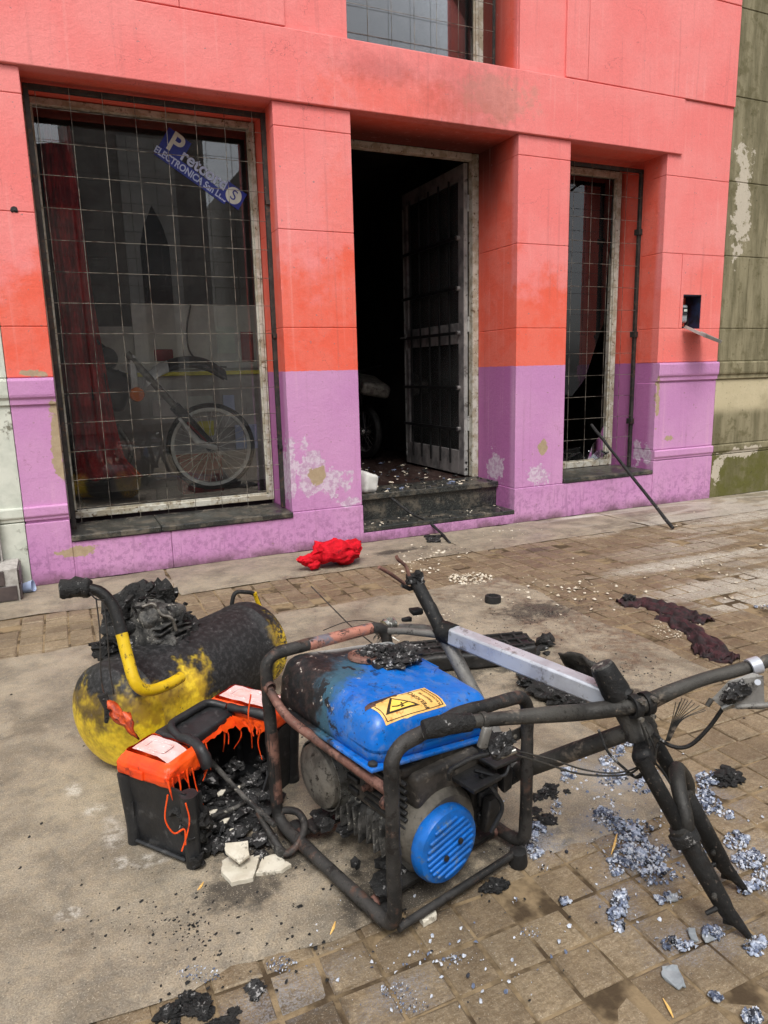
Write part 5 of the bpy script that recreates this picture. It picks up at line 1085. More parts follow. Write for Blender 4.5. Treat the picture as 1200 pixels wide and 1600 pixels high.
for (u, v, z, s_) in ((330, 1272, .08, .022), (350, 1285, .05, .02), (345, 1240, .1, .018), (372, 1232, .10, .014), (312, 1275, .09, .02), (360, 1300, .03, .016)):
    MB().prism([(s_ * rr.uniform(.6, 1) * math.cos(a), s_ * rr.uniform(.35, .7) * math.sin(a)) for a in (0, 1.2, 2.4, 3.6, 5)], g(u, v, z), (.9, .2, .2), (-.1, .9, .3), (0, -.2, 1), .004).out('scorched_shard', M['ceramic'], tb)

# ================================================================== BURNT BICYCLE
Bn, Bf = V((1.300, .965, .022)), V((1.420, 1.072, .022)); Bm = (Bn + Bf) / 2; D = V((-.21, .24, .545)).normalized()
fax = (Bf - Bn).normalized()
bk = thing('bicycle', 'burnt bicycle frame without wheels propped on its bare fork', 'bicycle', (1.2, 1.4, 0))
fk_ = MB()
for B in (Bn, Bf):
    fk_.tube([B + D * .03, B + D * .06, B + D * .16, B + D * .24, B + D * .25], [.016, .021, .0235, .0245, .021], 14)
    fk_.tube([B + D * .24, B + D * .44], .0185, 14)
    fk_.tube([B + D * .045, B + D * .012 + V((.008, -.008, 0)), B + V((.020, -.022, -.014))], [.019, .013, .007], 8)
    fk_.tube([B + D * .075, B + D * .06 + V((-.02, .0, -.004)), B + D * .055 + V((-.045, .01, -.01))], [.009, .007, .005], 8)
fork = fk_.jit(.0014, 40).out('fork', M['bike_dark'], bk, smooth=60)
for B in (Bn, Bf):
    MB().lathe([(.0185, 0), (.0265, 0), (.0275, .006), (.0265, .012), (.0185, .016)], B + D * .247, D, 16).out('seal_collar', M['bike'], fork, smooth=50)
    MB().obox(B + D * .02 + V((.0, .0, .0)), (.006, .035, .03), Matrix.Rotation(.7, 3, 'Z')).out('dropout', M['bike_dark'], fork, bevel=.002)
    MB().lathe([(0, 0), (.006, 0), (.006, .012), (0, .014)], B + D * .10 - fax * .02, -fax, 8).out('brake_boss', M['bike'], fork, smooth=40)
fwd = D.cross(fax).normalized()
if fwd.y > 0: fwd = -fwd
arch = spline([Bn + D * .22 - fwd * .0, Bn + D * .27 + fwd * .022, Bm + D * .325 + fwd * .03 - fax * .035, Bm + D * .335 + fwd * .03 + fax * .035, Bf + D * .27 + fwd * .022, Bf + D * .22], 6)
MB().tube(arch, [.013 + .006 * math.sin(i / (len(arch) - 1) * math.pi) for i in range(len(arch))], 10).out('fork_brace', M['bike'], fork, smooth=60)
MB().lathe([(0, -.01), (.032, -.01), (.034, .012), (.024, .02)], Bn + D * .235, D, 14).jit(.006, 50).out('melted_collar', M['char'], fork, smooth=50)
MB().rbox(Bm + D * .43, (.05, .17, .05), .018, 2, 3, Matrix((fwd, fax, D)).transposed()).out('fork_crown', M['bike_dark'], fork, smooth=50)
MB().lathe([(.02, .0), (.026, 0), (.026, .045), (.018, .045), (.017, .02)], Bf + D * .43, D, 14).out('fork_cap', M['bike'], fork, smooth=50)
Hb, Ht = Bm + D * .455, Bm + D * .565
MB().lathe([(0, 0), (.034, 0), (.035, .014), (.031, .02), (.031, .09), (.035, .096), (.034, .11), (0, .11)], Hb, D, 20).out('head_tube', M['bike'], bk, smooth=50)
# stem
stc = Bm + D * .592; cl = stc + V((.030, -.060, -.030))
st_ = MB().lathe([(0, -.035), (.034, -.035), (.035, -.01), (.031, .035), (.030, .05), (.028, .054), (0, .054)], stc, D, 20).out('stem', M['bike_dark'], bk, smooth=45)
MB().lathe([(0, .005), (.012, .006), (.0265, .005), (.028, 0)], stc + D * .0545, D, 24).jit(.0012, 90).out('top_cap', M['char_grey'], st_, smooth=40)
bdir = V((1, -.10, .03)).normalized()
MB().tube([stc, stc.lerp(cl, .6)], .02, 10).out('stem_arm', M['bike_dark'], st_, smooth=50)
for s_ in (-1, 1): MB().lathe([(.0210, -.010), (.0285, -.010), (.0295, 0), (.0285, .010), (.0210, .010)], cl + bdir * s_ * .017, bdir, 16).out('bar_clamp', M['bike_dark'], st_, smooth=50)
for s_ in (-1, 1):
    for q in (-1, 1): MB().cyl(cl + bdir * s_ * .017 + V((0, -.016, .022 * q)), cl + bdir * s_ * .017 + V((0, -.030, .022 * q)), .006, 8).out('clamp_bolt', M['castalloy'], st_)
# handlebar
dcl = math.hypot(cl.x, cl.y)
hb = [hz(662, 1140, 1.42), hz(700, 1132, 1.44), hz(770, 1124, 1.50), hz(850, 1117, 1.56), hz(915, 1112, dcl - .01), cl, hz(1010, 1098, dcl + .02), hz(1050, 1080, 1.70), hz(1100, 1061, 1.76), hz(1160, 1045, 1.82), hz(1260, 1013, 1.92)]
hbs = spline(hb, 6)
n_ = len(hbs)
bar = MB().tube(hbs, [.0155 + .0055 * math.exp(-((i / n_ - .48) / .22) ** 4) for i in range(n_)], 14).out('handlebar', M['bike'], bk, smooth=60)
MB().tube([hb[0], hb[0].lerp(hb[1], .6), hb[1], hb[1].lerp(hb[2], .5)], [.021, .0225, .022, .020], 14).jit(.005, 70).out('burnt_grip', M['char'], bar, smooth=50)
MB().lathe([(.0145, -.006), (.0195, -.006), (.0195, .006), (.0145, .006)], hb[2].lerp(hb[1], .22), hb[3] - hb[1], 16).out('lever_clamp', M['bike'], bar, smooth=50)
q1 = hz(757, 1152, 1.47)
MB().rbox(q1, (.022, .016, .05), .004, 1, 1, Matrix.Rotation(.3, 3, 'Y')).out('lever_bracket', M['bike_grey'], bar, smooth=50)
ml = MB().lump(hz(776, 1165, 1.49), (.036, .024, .026), 2, 3, .6, 2.2); ml.lump(hz(790, 1156, 1.5), (.02, .018, .02), 5, 3, .6, 2.2); ml.out('melted_shifter', M['char_ash'], bar, smooth=50)
MB().tube(fillet([hz(762, 1180, 1.47), hz(738, 1186, 1.45), hz(712, 1200, 1.44), hz(708, 1222, 1.44)], .02), [.009] * 4 + [.007] * 30, 8) if False else None
MB().tube(spline([hz(764, 1178, 1.47), hz(740, 1184, 1.455), hz(716, 1196, 1.445), hz(704, 1205, 1.44), hz(701, 1218, 1.44)]), .006, 8).out('brake_lever', M['bike_dark'], bar, smooth=50)
MB().cyl(hz(782, 1182, 1.48), hz(806, 1172, 1.49), .007, 8).out('cable_adjuster', M['brass'], bar, smooth=50)
# right hand lever body
MB().lathe([(.0155, -.013), (.0215, -.013), (.0215, .013), (.0155, .013)], hz(1178, 1041, 1.83), hb[-1] - hb[-2], 18).out('lever_clamp', M['silver'], bar, smooth=50)
pr = [hz(1116, 1092, 1.74), hz(1140, 1066, 1.75), hz(1176, 1054, 1.77), hz(1190, 1058, 1.77), hz(1192, 1106, 1.76), hz(1130, 1104, 1.74)]
nrm = (EYE - pr[0]).normalized(); rl = MB()
rl.add(pr + [p - nrm * .03 for p in pr], [(0, 1, 2, 3, 4, 5), (11, 10, 9, 8, 7, 6)] + [(i, (i + 1) % 6, 6 + (i + 1) % 6, 6 + i) for i in range(6)])
rlo = rl.out('brake_lever_body', M['bike_grey'], bar, bevel=.004)
MB().lump(hz(1152, 1080, 1.735), (.04, .014, .022), 3, 3, .6, 2.4).lump(hz(1140, 1090, 1.735), (.02, .012, .014), 7, 3, .6, 2.4).out('melted_shifter', M['char_ash'], rlo, smooth=50)
MB().cyl(hz(1184, 1066, 1.75), hz(1184, 1066, 1.738), .007, 10).out('pivot_bolt', M['silver'], rlo)
MB().tube([hz(1150, 1104, 1.75), hz(1195, 1102, 1.76), hz(1260, 1095, 1.80)], .007, 8).out('brake_lever', M['bike_grey'], rlo, smooth=50)
MB().cyl(hz(1128, 1107, 1.74), hz(1146, 1099, 1.745), .008, 10).out('cable_adjuster', M['brass'], rlo, smooth=50)
MB().cyl(hz(1105, 1103, 1.73), hz(1112, 1092, 1.735), .006, 8).out('cable_stop', M['bike'], rlo, smooth=50)
# cables
cbs = [([(1130, 1106, 1.74), (1105, 1140, 1.73), (1075, 1166, 1.72), (1045, 1164, 1.71), (1015, 1140, 1.70), (995, 1122, 1.68)], .005, 'char'),
       ([(800, 1178, 1.49), (850, 1192, 1.55), (900, 1208, 1.60), (950, 1212, 1.62), (990, 1206, 1.63), (1012, 1175, 1.64), (1002, 1130, 1.66)], .0026, 'bike'),
       ([(800, 1172, 1.49), (860, 1186, 1.55), (910, 1202, 1.60), (960, 1208, 1.62), (1000, 1196, 1.63), (1018, 1165, 1.64)], .0022, 'bike'),
       ([(935, 1140, 1.66), (950, 1175, 1.64), (975, 1200, 1.64), (996, 1215, 1.64), (1012, 1195, 1.66), (1030, 1160, 1.68)], .0035, 'char'),
       ([(1000, 1125, 1.64), (1015, 1170, 1.64), (1005, 1205, 1.63), (990, 1215, 1.63)], .002, 'bike'),
       ([(1008, 1135, 1.64), (1024, 1175, 1.64), (1016, 1205, 1.63)], .002, 'bike'), ([(1020, 1188, 1.65), (1035, 1205, 1.66), (1048, 1225, 1.66)], .003, 'char')]
for pts, r, m in cbs: MB().tube(spline([hz(*p) for p in pts]), r, 6).out('cable', M[m], bk, smooth=60)
rr = random.Random(31)
for k in range(11):
    e = (1058 + k * 4.6 + rr.uniform(-2, 2), 1090 + abs(k - 3) * 3 + rr.uniform(-3, 3)); MB().tube(spline([hz(1040 + k * .6, 1158, 1.70), hz(1050 + k * 1.6, 1125, 1.71), hz(e[0], e[1], 1.72)]), .0009, 4).out('frayed_wire', M['bike'], bk)
# frame tubes
T = V((.966, 1.745, .544)); Uu = hz(648, 905, 2.06); sdir = (Uu - T).normalized(); BB = T - sdir * .40 + V((.0, -.03, -.03)); BB.z = max(BB.z, .10)
Ha = Bm + D * .548; A1 = Ha + (T - Ha).normalized() * .018
MB().tube([A1, A1.lerp(T, .5), T], [.0335, .036, .0335], 4).out('top_tube', M['silver'], bk, smooth=30, bevel=.006)['label'] = 'silver painted top tube'
MB().tube([T.lerp(A1, .08), T.lerp(A1, .0)], [.034, .033], 10).tube([T - sdir * .03, T + sdir * .012], .026, 14).out('seat_lug', M['bike_dark'], bk, smooth=60)
MB().tube([T - sdir * .02, BB], .021, 14).out('seat_tube', M['bike_grey'], bk, smooth=60)
MB().tube([Bm + D * .475, (Bm + D * .475).lerp(BB, .5), BB], [.021, .023, .023], 14).out('down_tube', M['bike'], bk, smooth=60)
MB().cyl(BB + V((-.035, -.01, 0)), BB + V((.035, .01, 0)), .024, 16).out('bottom_bracket', M['bike_dark'], bk, smooth=50)
MB().tube([T, T + sdir * .05, Uu], [.022, .020, .020], 14).out('seat_post', M['bike_dark'], bk, smooth=60)
sc2 = MB().lump(Uu, (.026, .026, .018), 3, 3, .7, 2.2).lump(hz(655, 900, 2.05), (.014, .014, .02), 6, 2, .7, 2.2); sc2.tube([hz(628, 914, 2.05), hz(640, 920, 2.06), hz(660, 915, 2.07)], .007, 8)
sc2.out('saddle_clamp', M['char'], bk, smooth=50)
for a in ([(632, 912, 2.03), (612, 898, 2.0), (592, 886, 1.97)], [(640, 902, 2.06), (634, 885, 2.06), (622, 874, 2.05), (619, 868, 2.05)]):
    MB().tube(spline([hz(*p) for p in a]), .0055, 8).out('saddle_rail', M['frame_rust'], bk, smooth=50)
MB().tube(spline([hz(668, 940, 2.04), hz(676, 942, 2.03), hz(684, 958, 2.01), hz(682, 966, 2.0)]), [.006] * 18 + [.004], 8).out('quick_release', M['bike_dark'], bk, smooth=50)
RD = hz(607, 978, 2.14)
for s_ in (-.03, .03):
    MB().tube([T + V((s_ * .4, 0, -.01)), T.lerp(RD, .5) + V((s_, .0, -.004)), RD + V((s_ * 1.4, 0, -.01))], [.0125, .011, .010], 10).out('seat_stay', M['bike_grey'], bk, smooth=60)
MB().tube([BB, RD + V((0, .04, -.14))], .012, 10).out('chain_stay', M['bike_dark'], bk, smooth=60)
MB().lathe([(.01, -.02), (.022, -.02), (.026, -.01), (.012, -.006), (.012, .006), (.026, .01), (.022, .02), (.01, .02)], RD, (1, .3, 0), 14).jit(.003, 60).out('rear_hub', M['brass'], bk, smooth=40)
sp = MB(); rr = random.Random(77)
for k in range(16): sp.tube(spline([RD + V((rr.uniform(-.02, .02), 0, 0)), RD + V((rr.uniform(-.05, .02), rr.uniform(-.03, .03), rr.uniform(-.05, .01))), RD + V((rr.uniform(-.07, .06), rr.uniform(-.04, .04), rr.uniform(-.08, .0)))], 3), .0012, 4)
sp.out('bent_spokes', M['brass'], bk)
MB().rbox(hz(650, 955, 2.1), (.035, .03, .02), .006, 1, 1).rbox(hz(636, 968, 2.12), (.03, .02, .016), .005, 1, 1).jit(.005, 60).out('brake_caliper', M['bike_dark'], bk, smooth=40)
MB().tube(spline([hz(486, 916, 2.4), hz(515, 945, 2.3), hz(545, 975, 2.2), hz(575, 1000, 2.1), hz(600, 1020, 2.0)]), .0022, 5).out('cable', M['frame'], bk, smooth=60)
MB().tube(spline([hz(505, 985, 2.3), hz(540, 972, 2.25), hz(575, 970, 2.2), hz(600, 980, 2.12), hz(590, 995, 2.1)]), .0016, 5).out('cable', M['frame'], bk, smooth=60)

# ================================================================== THINGS LYING ABOUT
# pipe loop at the generator's left foot
lt = MB().tube(spline([g(404, 1268, .10), g(418, 1295, .06), g(432, 1318, .035), g(447, 1334, .02), g(466, 1318, .04), g(476, 1290, .06), g(466, 1270, .075), g(446, 1266, .07), g(436, 1272, .06)]), .0105, 10)
tag(lt.out('bent_pipe', M['frame'], None, smooth=60), 'small bent steel pipe loop between toolbox and generator', 'pipe')
tag(MB().tube([g(412, 1285, .045), g(424, 1310, .03), g(437, 1340, .012)], [.008, .009, .0085], 8).jit(.003, 40).out('thin_rod', M['char_grey'], None, smooth=60), 'short pale scorched rod left of the bent pipe loop', 'rod')
# red cloth bag by the wall
rb = MB(); cb = g(526, 886, 0)
def rbf(p): return p
rb.lump(cb + V((.02, .04, .10)), (.185, .12, .088), 4, 4, .28, 1.7)
rb.v = [V((p.x, p.y, max(.004, p.z + .02 * math.sin(p.x * 40 + p.z * 30) * .6))) for p in rb.v]
kn = MB(); kn.lump(cb + V((-.20, .0, .075)), (.055, .04, .035), 7, 3, .5, 2.2).lump(cb + V((-.245, .0, .085)), (.03, .03, .022), 9, 3, .5, 2.2).lump(cb + V((-.17, -.03, .045)), (.045, .03, .03), 12, 3, .5, 2)
t = thing('red_bag', 'crumpled bright red cloth bag lying by the purple wall', 'bag', (cb.x, cb.y, 0))
rb.v = [p + V((0, 0, .0)) + (p - (cb + V((.02, .04, .06)))).normalized() * (-.018 * (1 - abs(nz(p, 9, 2)) * 4 if abs(nz(p, 9, 2)) < .25 else 0) + .02 * nz(p, 5, 8)) for p in rb.v]; rb.v = [V((p.x, p.y, max(.004, p.z))) for p in rb.v]
rb.out('bag_body', M['red'], t, smooth=50); kn.out('bag_neck', M['red'], t, smooth=75)
# rods
a, b = g(1052, 826, .01), w(924, 664, 5.15)
rd = MB().tube([a.lerp(b, k / 12) for k in range(13)], .0135, 8).jit(.006, 20)
tag(rd.out('steel_rod', M['char'], None, smooth=60), 'blackened steel rod leaning against the narrow window grille', 'rod')
rd = MB().tube(spline([w(612, 782, 5.15) + V((0, 0, .02)), w(640, 806, 5.0) + V((0, 0, .03)), w(668, 815, 4.94), g(688, 832, .03), g(703, 848, .008)]), [.010] * 25, 8).jit(.008, 24)
for k in range(10): rd.lump(g(668 + k * 2, 838 + (k % 3) * 4, .01), (.03, .02, .012), k, 2, .7, 2)
tag(rd.out('charred_stick', M['char'], None, smooth=50), 'charred stick fallen from the door step onto the pavement', 'stick')
# black ring
rg = g(770, 942, 0); tag(MB().lathe([(.026, 0), (.044, 0), (.046, .02), (.044, .042), (.028, .044), (.026, .03), (.024, .012), (.026, 0)], rg, (.05, 0, 1), 28).jit(.002, 60).out('rubber_ring', M['rubber'], None, smooth=40), 'small black rubber ring lying on the pavement', 'ring')
# burnt cloth strips
def cloth(name, pts, wd, label, seed):
    path = spline(pts, 10); n = len(path) - 1; mb = MB()
    def fn(u, v):
        i = min(n - 1, int(u * n)); p = path[i].lerp(path[i + 1], u * n - i); tg = (path[min(i + 1, n)] - path[max(i - 1, 0)]).normalized(); sd = V((-tg.y, tg.x, 0))
        ww = wd * (.5 + .5 * math.sin(math.pi * min(1, .12 + u * .8))) * (1 + .5 * nz((u * 6, 0, seed), 1.3)); k = (v - .5)
        z = .006 + .016 * abs(math.sin(v * 9 + u * 7 + seed)) + .014 * max(0, nz((u * 9, v * 3, seed), 1.5)) * 2
        return p + sd * (k * ww + .015 * nz((u * 12, v * 2, seed), 1)) + V((0, 0, z * (1 - (abs(k) * 2) ** 6)))
    mb.grid(fn, 70, 16); o = mb.out(name, M['maroon'], None, smooth=50); o.modifiers.new('thick', 'SOLIDIFY').thickness = .003
    tag(o, label, 'cloth')
cloth('burnt_cloth', [g(968, 945), g(1000, 943), g(1040, 952), g(1075, 964), g(1108, 974)], .15, 'upper strip of scorched maroon cloth on the pavement', 1)
cloth('burnt_cloth', [g(1028, 966), g(1062, 976), g(1098, 1000), g(1128, 1026), g(1150, 1034)], .13, 'lower strip of scorched dark cloth beside the handlebar', 5)
cloth('burnt_cloth', [g(1082, 1018), g(1105, 1020), g(1135, 1034)], .12, 'short scrap of burnt maroon cloth nearest the handlebar', 9)
tag(MB().lump(g(983, 936, .02), (.035, .03, .028), 3, 3, .7, 2).out('char_lump', M['char'], None, smooth=40), 'small char lump at the tip of the maroon cloth', 'char')
# burnt case behind the bicycle
t = thing('burnt_case', 'burnt black plastic case lying behind the bicycle top tube', 'case', g(730, 1040))
c0 = g(735, 1042); q = Matrix.Rotation(math.radians(-14), 3, 'Z')
MB().rbox(c0 + V((.02, .05, .045)), (.58, .20, .075), .015, 2, 6, q).jit(.012, 18).out('case_body', M['engine_dk'], t, smooth=40)
for k in range(9): MB().rbox(c0 + q @ V((-.24 + k * .06, .05, .086)), (.012, .17, .014), .004, 1, 1, q).out('case_rib', M['char'], t, smooth=40)
for k in range(3): MB().rbox(c0 + q @ V((.02, -.02 + k * .07, .09)), (.54, .012, .012), .004, 1, 1, q).out('case_rail', M['engine_dk'], t, smooth=40)
cl_ = MB(); rr = random.Random(17)
for k in range(26): 
    p = g(rr.uniform(770, 855), rr.uniform(1000, 1026), 0); s_ = rr.uniform(.015, .04); cl_.lump(p + V((0, 0, s_ * .5)), (s_, s_, s_ * .8), k, 2, .7, 2)
tag(cl_.out('charred_clump', M['char'], None, smooth=40), 'clump of charred lumps right behind the silver top tube', 'char')
# curled plastic sheet by the stem
t = thing('melted_panel', 'curled burnt plastic panel lying behind the bicycle stem', 'panel', g(890, 1075))
a, b, c2, d2 = g(870, 1018, .16), g(938, 1042, .15), g(925, 1085, .03), g(885, 1052, .02)
MB().grid(lambda u, v: a.lerp(b, u).lerp(d2.lerp(c2, u), v) + V((0, -.03 * math.sin(v * 3), .02 * math.sin(u * 3))) + nzv((u * 2, v * 2, 0), 2) * .012, 14, 10).out('panel_sheet', M['char_grey'] if False else M['bike'], t, smooth=60).modifiers.new('thick', 'SOLIDIFY').thickness = .006
pl_ = MB()
for k, (u, v, z, s_) in enumerate([(830, 1062, .03, .05), (850, 1075, .03, .06), (872, 1088, .03, .06), (895, 1096, .03, .05), (880, 1060, .06, .06), (910, 1075, .06, .05), (815, 1052, .02, .025)]):
    pl_.lump(g(u, v, z), (s_, s_ * .8, s_ * .5), k + 3, 3, .7, 2)
pl_.out('panel_lumps', M['char'], t, smooth=40)
# char flakes near the generator's right post and scattered lumps
lst = [(858, 1240, .035, 'curled char flake right of the generator by the rear post'), (846, 1285, .04, 'char lump against the right post of the generator'), (770, 1385, .03, 'flat char smear in front of the blue recoil cover'),
       (290, 1580, .034, 'large char heap at the bottom edge of the picture'), (345, 1600, .026, 'rusty brown char heap at the bottom edge right of the large one'), (396, 1550, .02, 'ashy char lump near the bottom edge left of the paving blocks'), (468, 1418, .014, 'dark leaf shaped flake on the concrete below the shards'), (416, 1392, .012, 'tiny char chip right below the ceramic shards'),
       (975, 1215, .02, 'char lump in the ash behind the fork'), (1140, 1215, .05, 'black lump in the ash right of the fork'), (985, 1150, .03, 'grey lump of ash below the down tube'), (660, 1530, .0, '')]
for k, (u, v, s_, lab) in enumerate(lst):
    if not lab: continue
    mb = MB(); rr = random.Random(k); p0 = g(u, v)
    for q in range(14): 
        ss = s_ * rr.uniform(.25, .6); mb.lump(p0 + V((rr.gauss(0, s_ * .6), rr.gauss(0, s_ * .45), ss * .25)), (ss, ss * rr.uniform(.5, 1), ss * rr.uniform(.3, .6)), q + k * 20, 3, .9, 2.2)
    tag(mb.jit(.004, 70).out('char_lump', M['char_ash' if k in (5, 8, 10) else 'char'], None, smooth=80), lab, 'char')
# ceramic shards in front of the toolbox
def shard(px, z0, lab, th=.012, mat='ceramic', tilt=0):
    P = [g(u, v, z0) for u, v in px]; cc = sum(P, V()) / len(P); mb = MB(); n = len(P)
    P2 = []
    for i in range(n):
        a_, b_ = P[i], P[(i + 1) % n]; P2 += [a_, a_.lerp(b_, .35) + nzv(a_, 40) * .004, a_.lerp(b_, .7) + nzv(b_, 40) * .004]
    P2 = [p + V((0, 0, tilt * (p.y - cc.y))) for p in P2]; n = len(P2)
    mb.add([p for p in P2] + [p + V((0, 0, th)) for p in P2] , [list(range(n))[::-1], [n + i for i in range(n)]] + [(i, (i + 1) % n, n + (i + 1) % n, n + i) for i in range(n)])
    return tag(mb.out('ceramic_shard' if mat == 'ceramic' else 'slate_shard', M[mat], None, bevel=.0015), lab, 'shard')
shard([(347, 1352), (372, 1332), (385, 1345), (408, 1340), (396, 1378), (362, 1386), (346, 1368)], .004, 'largest cream ceramic shard lying in front of the toolbox', .014)
shard([(352, 1326), (388, 1320), (390, 1336), (374, 1346), (353, 1336)], .045, 'small cream shard stacked on the largest shard', .008, tilt=.3)
shard([(410, 1346), (430, 1340), (456, 1356), (440, 1366), (400, 1370)], .004, 'cream shard lying under the end of the bent pipe', .012)
shard([(1034, 1512), (1058, 1510), (1072, 1545), (1060, 1548), (1034, 1526)], .004, 'long grey flake on the blocks below the fork', .005, 'metergrey')
shard([(1096, 1462), (1108, 1458), (1116, 1470), (1102, 1474)], .004, 'grey diamond flake left of the fork tip', .005, 'metergrey')
shard([(1072, 1454), (1086, 1452), (1092, 1472), (1080, 1470)], .004, 'small grey flake beside the diamond flake', .005, 'metergrey')
shard([(1040, 1400), (1058, 1396), (1060, 1408), (1042, 1410)], .004, 'grey flake in the ash left of the near fork leg', .005, 'metergrey')
shard([(655, 1440), (680, 1428), (682, 1438), (662, 1450)], .004, 'crumbly tan stone beside the near corner of the generator frame', .014)
# splinters
for k, (u0, v0, u1, v1, lab) in enumerate([(516, 1460, 524, 1440, 'yellow straw on the concrete near the frame corner'), (308, 1392, 318, 1378, 'dry yellow leaf below the toolbox'), (955, 1335, 964, 1302, 'pale wooden match in the ash'), (1036, 1560, 1052, 1590, 'pale splinter on the blocks at lower right')]):
    tag(MB().tube([g(u0, v0, .004), g((u0 + u1) / 2 + 1, (v0 + v1) / 2, .008), g(u1, v1, .005)], [.001, .0035, .0012], 5).out('splinter', M['sticker'], None, smooth=60), lab, 'splinter')
cp_ = thing('plastic_cup', 'crushed pale blue cup in the corner by the tiled base', 'cup', g(40, 925)); p0 = g(38, 928)
MB().lathe([(0, 0), (.03, 0), (.036, .06), (.034, .06), (.028, .005), (0, .005)], p0 + V((0, .02, .03)), (.9, -.3, .2), 16).jit(.006, 30).out('cup_wall', M['signpale'], cp_, smooth=50)

# ------------------------------------------------------------------ ash, crumbs and chips (beyond counting)
def flakes(name, clusters, mats, label, smin, smax, flat=.5, seed=1):
    rr = random.Random(seed); mb = MB()
    for (u, v, ru, rv, n, wts, pile) in clusters:
        for k in range(n):
            a = rr.uniform(0, 6.283); d_ = math.sqrt(rr.random()) if pile else abs(rr.gauss(0, .5))
            uu, vv = u + math.cos(a) * d_ * ru, v + math.sin(a) * d_ * rv
            if vv < 750: continue
            p = g(uu, vv); s_ = smin + (smax - smin) * rr.random() ** 2.2; s_ *= .45 if 0 < pile < .005 else 1
            if p.y > 4.88: continue
            p.z = .005 + (pile * (1 - d_) * rr.random() if pile else 0)
            nrm = V((rr.gauss(0, flat), rr.gauss(0, flat), 1)).normalized(); e1 = nrm.orthogonal().normalized(); e2 = nrm.cross(e1); m = rr.choice((5, 6)); ph = rr.uniform(0, 6)
            ring = [p + (e1 * math.cos(ph + 6.283 * i / m) + e2 * math.sin(ph + 6.283 * i / m) * .8) * s_ * rr.uniform(.55, 1.1) + nrm * rr.uniform(-.3, .3) * s_ for i in range(m)]
            top = p + nrm * s_ * rr.uniform(.2, .6); bot = p - V((0, 0, s_ * .25)); mi = rr.choices(range(len(mats)), wts)[0]
            mb.add([V((q.x, q.y, max(.003, q.z))) for q in ring] + [top, bot], [(i, (i + 1) % m, m) for i in range(m)] + [((i + 1) % m, i, m + 1) for i in range(m)], mi)
    return kind(mb.out(name, mats, None), 'stuff', label)
W1, W2, W3 = (7, 3, .6), (4, 5, 1.5), (2, 4, 3)
AC = [(985, 1325, 26, 34, 420, W1, .018), (1010, 1345, 30, 22, 380, W1, .015), (1030, 1370, 30, 14, 220, W2, .012), (965, 1355, 14, 16, 160, W1, .01), (945, 1278, 22, 14, 260, W2, .018), (960, 1290, 16, 12, 160, W3, .02), (990, 1300, 30, 18, 220, W2, .012),
      (1005, 1230, 18, 12, 160, W2, .014), (955, 1215, 24, 16, 260, W2, .016), (950, 1190, 14, 10, 140, W1, .014), (965, 1175, 12, 10, 110, W2, .012), (985, 1160, 14, 8, 110, W3, .012), (905, 1180, 16, 10, 110, W2, .008), (880, 1185, 10, 8, 50, W1, .006), (890, 1210, 14, 10, 80, W1, .006),
      (1105, 1220, 18, 14, 260, W2, .018), (1095, 1245, 20, 16, 240, W1, .012), (1110, 1262, 18, 14, 220, W2, .012), (1135, 1275, 12, 8, 90, W1, .008), (1085, 1325, 24, 16, 160, W2, .01), (1150, 1315, 20, 14, 240, W1, .012), (1170, 1345, 26, 16, 320, W1, .012), (1195, 1375, 20, 20, 240, W1, .012), (1165, 1390, 16, 10, 90, W2, .008),
      (970, 1410, 14, 20, 200, W3, .014), (958, 1430, 12, 10, 100, W3, .012), (966, 1450, 10, 8, 60, W1, .008), (1045, 1405, 20, 8, 70, W1, .006), (1050, 1475, 16, 10, 90, W3, .010), (1070, 1482, 12, 8, 60, W1, .008), (1115, 1460, 18, 12, 120, W2, .01), (1180, 1480, 20, 16, 140, W2, .01), (1175, 1590, 18, 12, 120, W1, .014), (1120, 1560, 10, 6, 30, W1, .006),
      (835, 1300, 16, 16, 130, W2, .01), (835, 1335, 12, 12, 110, W1, .01), (870, 1265, 10, 14, 100, W1, .008), (885, 1215, 10, 12, 60, W1, .006), (620, 1550, 26, 14, 260, W2, .004), (640, 1575, 30, 12, 180, W2, .003), (885, 1410, 8, 6, 30, W1, .006), (830, 1460, 16, 10, 90, W2, .003), (310, 1525, 34, 14, 300, (3, 5, 1), .003), (440, 1510, 24, 14, 220, (3, 5, 1), .003), (710, 1500, 14, 10, 60, W2, .003), (805, 1410, 8, 5, 20, W1, .004), (850, 1360, 10, 6, 40, W1, .004),
      (1040, 1330, 150, 120, 500, W1, 0), (700, 1500, 300, 90, 240, W1, 0), (950, 1250, 200, 110, 260, W1, 0), (1190, 950, 10, 5, 40, W2, .006), (350, 1290, 40, 40, 40, W1, 0)]
flakes('ash_flakes', [a[:4] + (int(a[4] * .6),) + a[5:] for a in AC], [M['ash1'], M['ash2'], M['ash3']], 'white and blue grey ash flakes strewn around the bicycle fork and generator', .0014, .0085, .6, 3)
CC = [(600, 1200, 700, 420, 500, (1, 0), 0), (860, 960, 200, 70, 420, (1, 0), 0), (760, 1010, 160, 40, 120, (1, 0), 0), (300, 1450, 260, 140, 240, (1, 0), 0), (380, 1330, 60, 40, 200, (1, 0), 0), (950, 1050, 200, 50, 260, (1, 0), 0), (700, 860, 120, 20, 120, (1, 0), 0), (820, 1320, 40, 50, 120, (1, 0), 0), (600, 1420, 60, 40, 100, (1, 0), 0)]
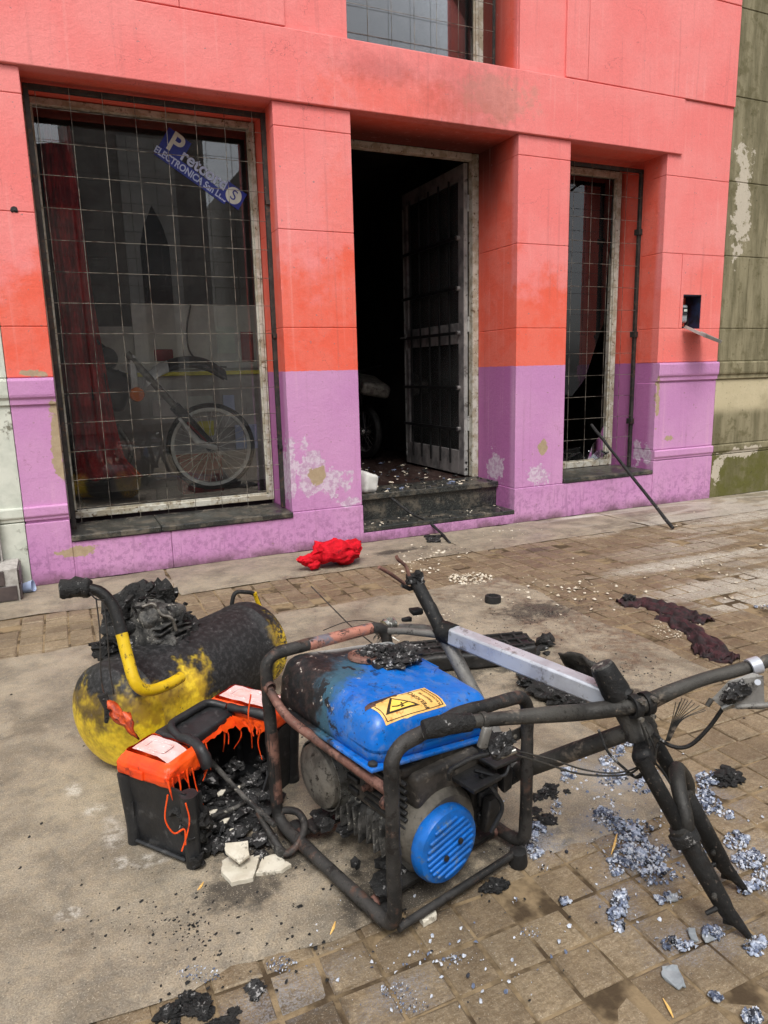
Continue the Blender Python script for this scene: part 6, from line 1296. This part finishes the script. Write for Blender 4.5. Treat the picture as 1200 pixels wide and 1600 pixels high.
flakes('char_crumbs', CC, [M['char'], M['ash3']], 'black char crumbs sprinkled over the pavement', .0022, .008, .3, 5)
PC = [(735, 905, 34, 10, 170, (1, 0), .006), (680, 865, 80, 18, 46, (1, 0), 0), (640, 880, 60, 20, 30, (1, 0), 0), (800, 830, 120, 20, 26, (1, 0), 0), (900, 920, 220, 50, 90, (1, 0), 0), (1060, 985, 40, 16, 170, (1, 0), .003), (1100, 880, 100, 60, 60, (1, 0), 0), (700, 960, 60, 10, 10, (1, 0), 0), (660, 890, 40, 8, 22, (1, 0), 0)]
flakes('plaster_chips', PC, [M['plaster'], M['ash1']], 'pale plaster chips scattered on the pavement before the door', .005, .02, .18, 7)

# soft clods of ash under the flakes
rr = random.Random(91); mb = MB()
for (u, v, ru, rv, n, wts, pile) in AC:
    if pile < .006: continue
    for k in range(max(3, int(n / 11))):
        a = rr.uniform(0, 6.283); d_ = math.sqrt(rr.random()); p = g(u + math.cos(a) * d_ * ru, v + math.sin(a) * d_ * rv); s_ = (.003 + .013 * rr.random() ** 1.8) * (1.15 - .5 * d_)
        mb.lump((p.x, p.y, .004 + s_ * .25), (s_, s_ * rr.uniform(.6, 1), s_ * rr.uniform(.35, .7)), rr.random() * 90, 2, .9, 2.2, Matrix.Rotation(rr.uniform(0, 6), 3, 'Z'))
kind(mb.jit(.002, 120).out('ash_clods', M['clod'], None, smooth=180), 'stuff', 'soft clods of white and blue grey ash around the fork')

# crumbs and plaster on the steps
rr = random.Random(44); mb = MB()
for k in range(150):
    x = rr.uniform(2.1, 3.4); top = rr.random() < .5; y = rr.uniform(5.17, 5.48) if top else rr.uniform(4.93, 5.18); z = .333 if top else .119; s_ = rr.uniform(.004, .016)
    mb.lump((x, y, z + s_ * .2), (s_, s_ * rr.uniform(.4, 1), s_ * .4), k, 1, .7, 2, Matrix.Rotation(rr.uniform(0, 6), 3, 'Z'), rr.choice((0, 0, 1)))
kind(mb.out('step_crumbs', [M['char'], M['plaster']], None), 'stuff', 'crumbs of char and plaster on the granite steps')
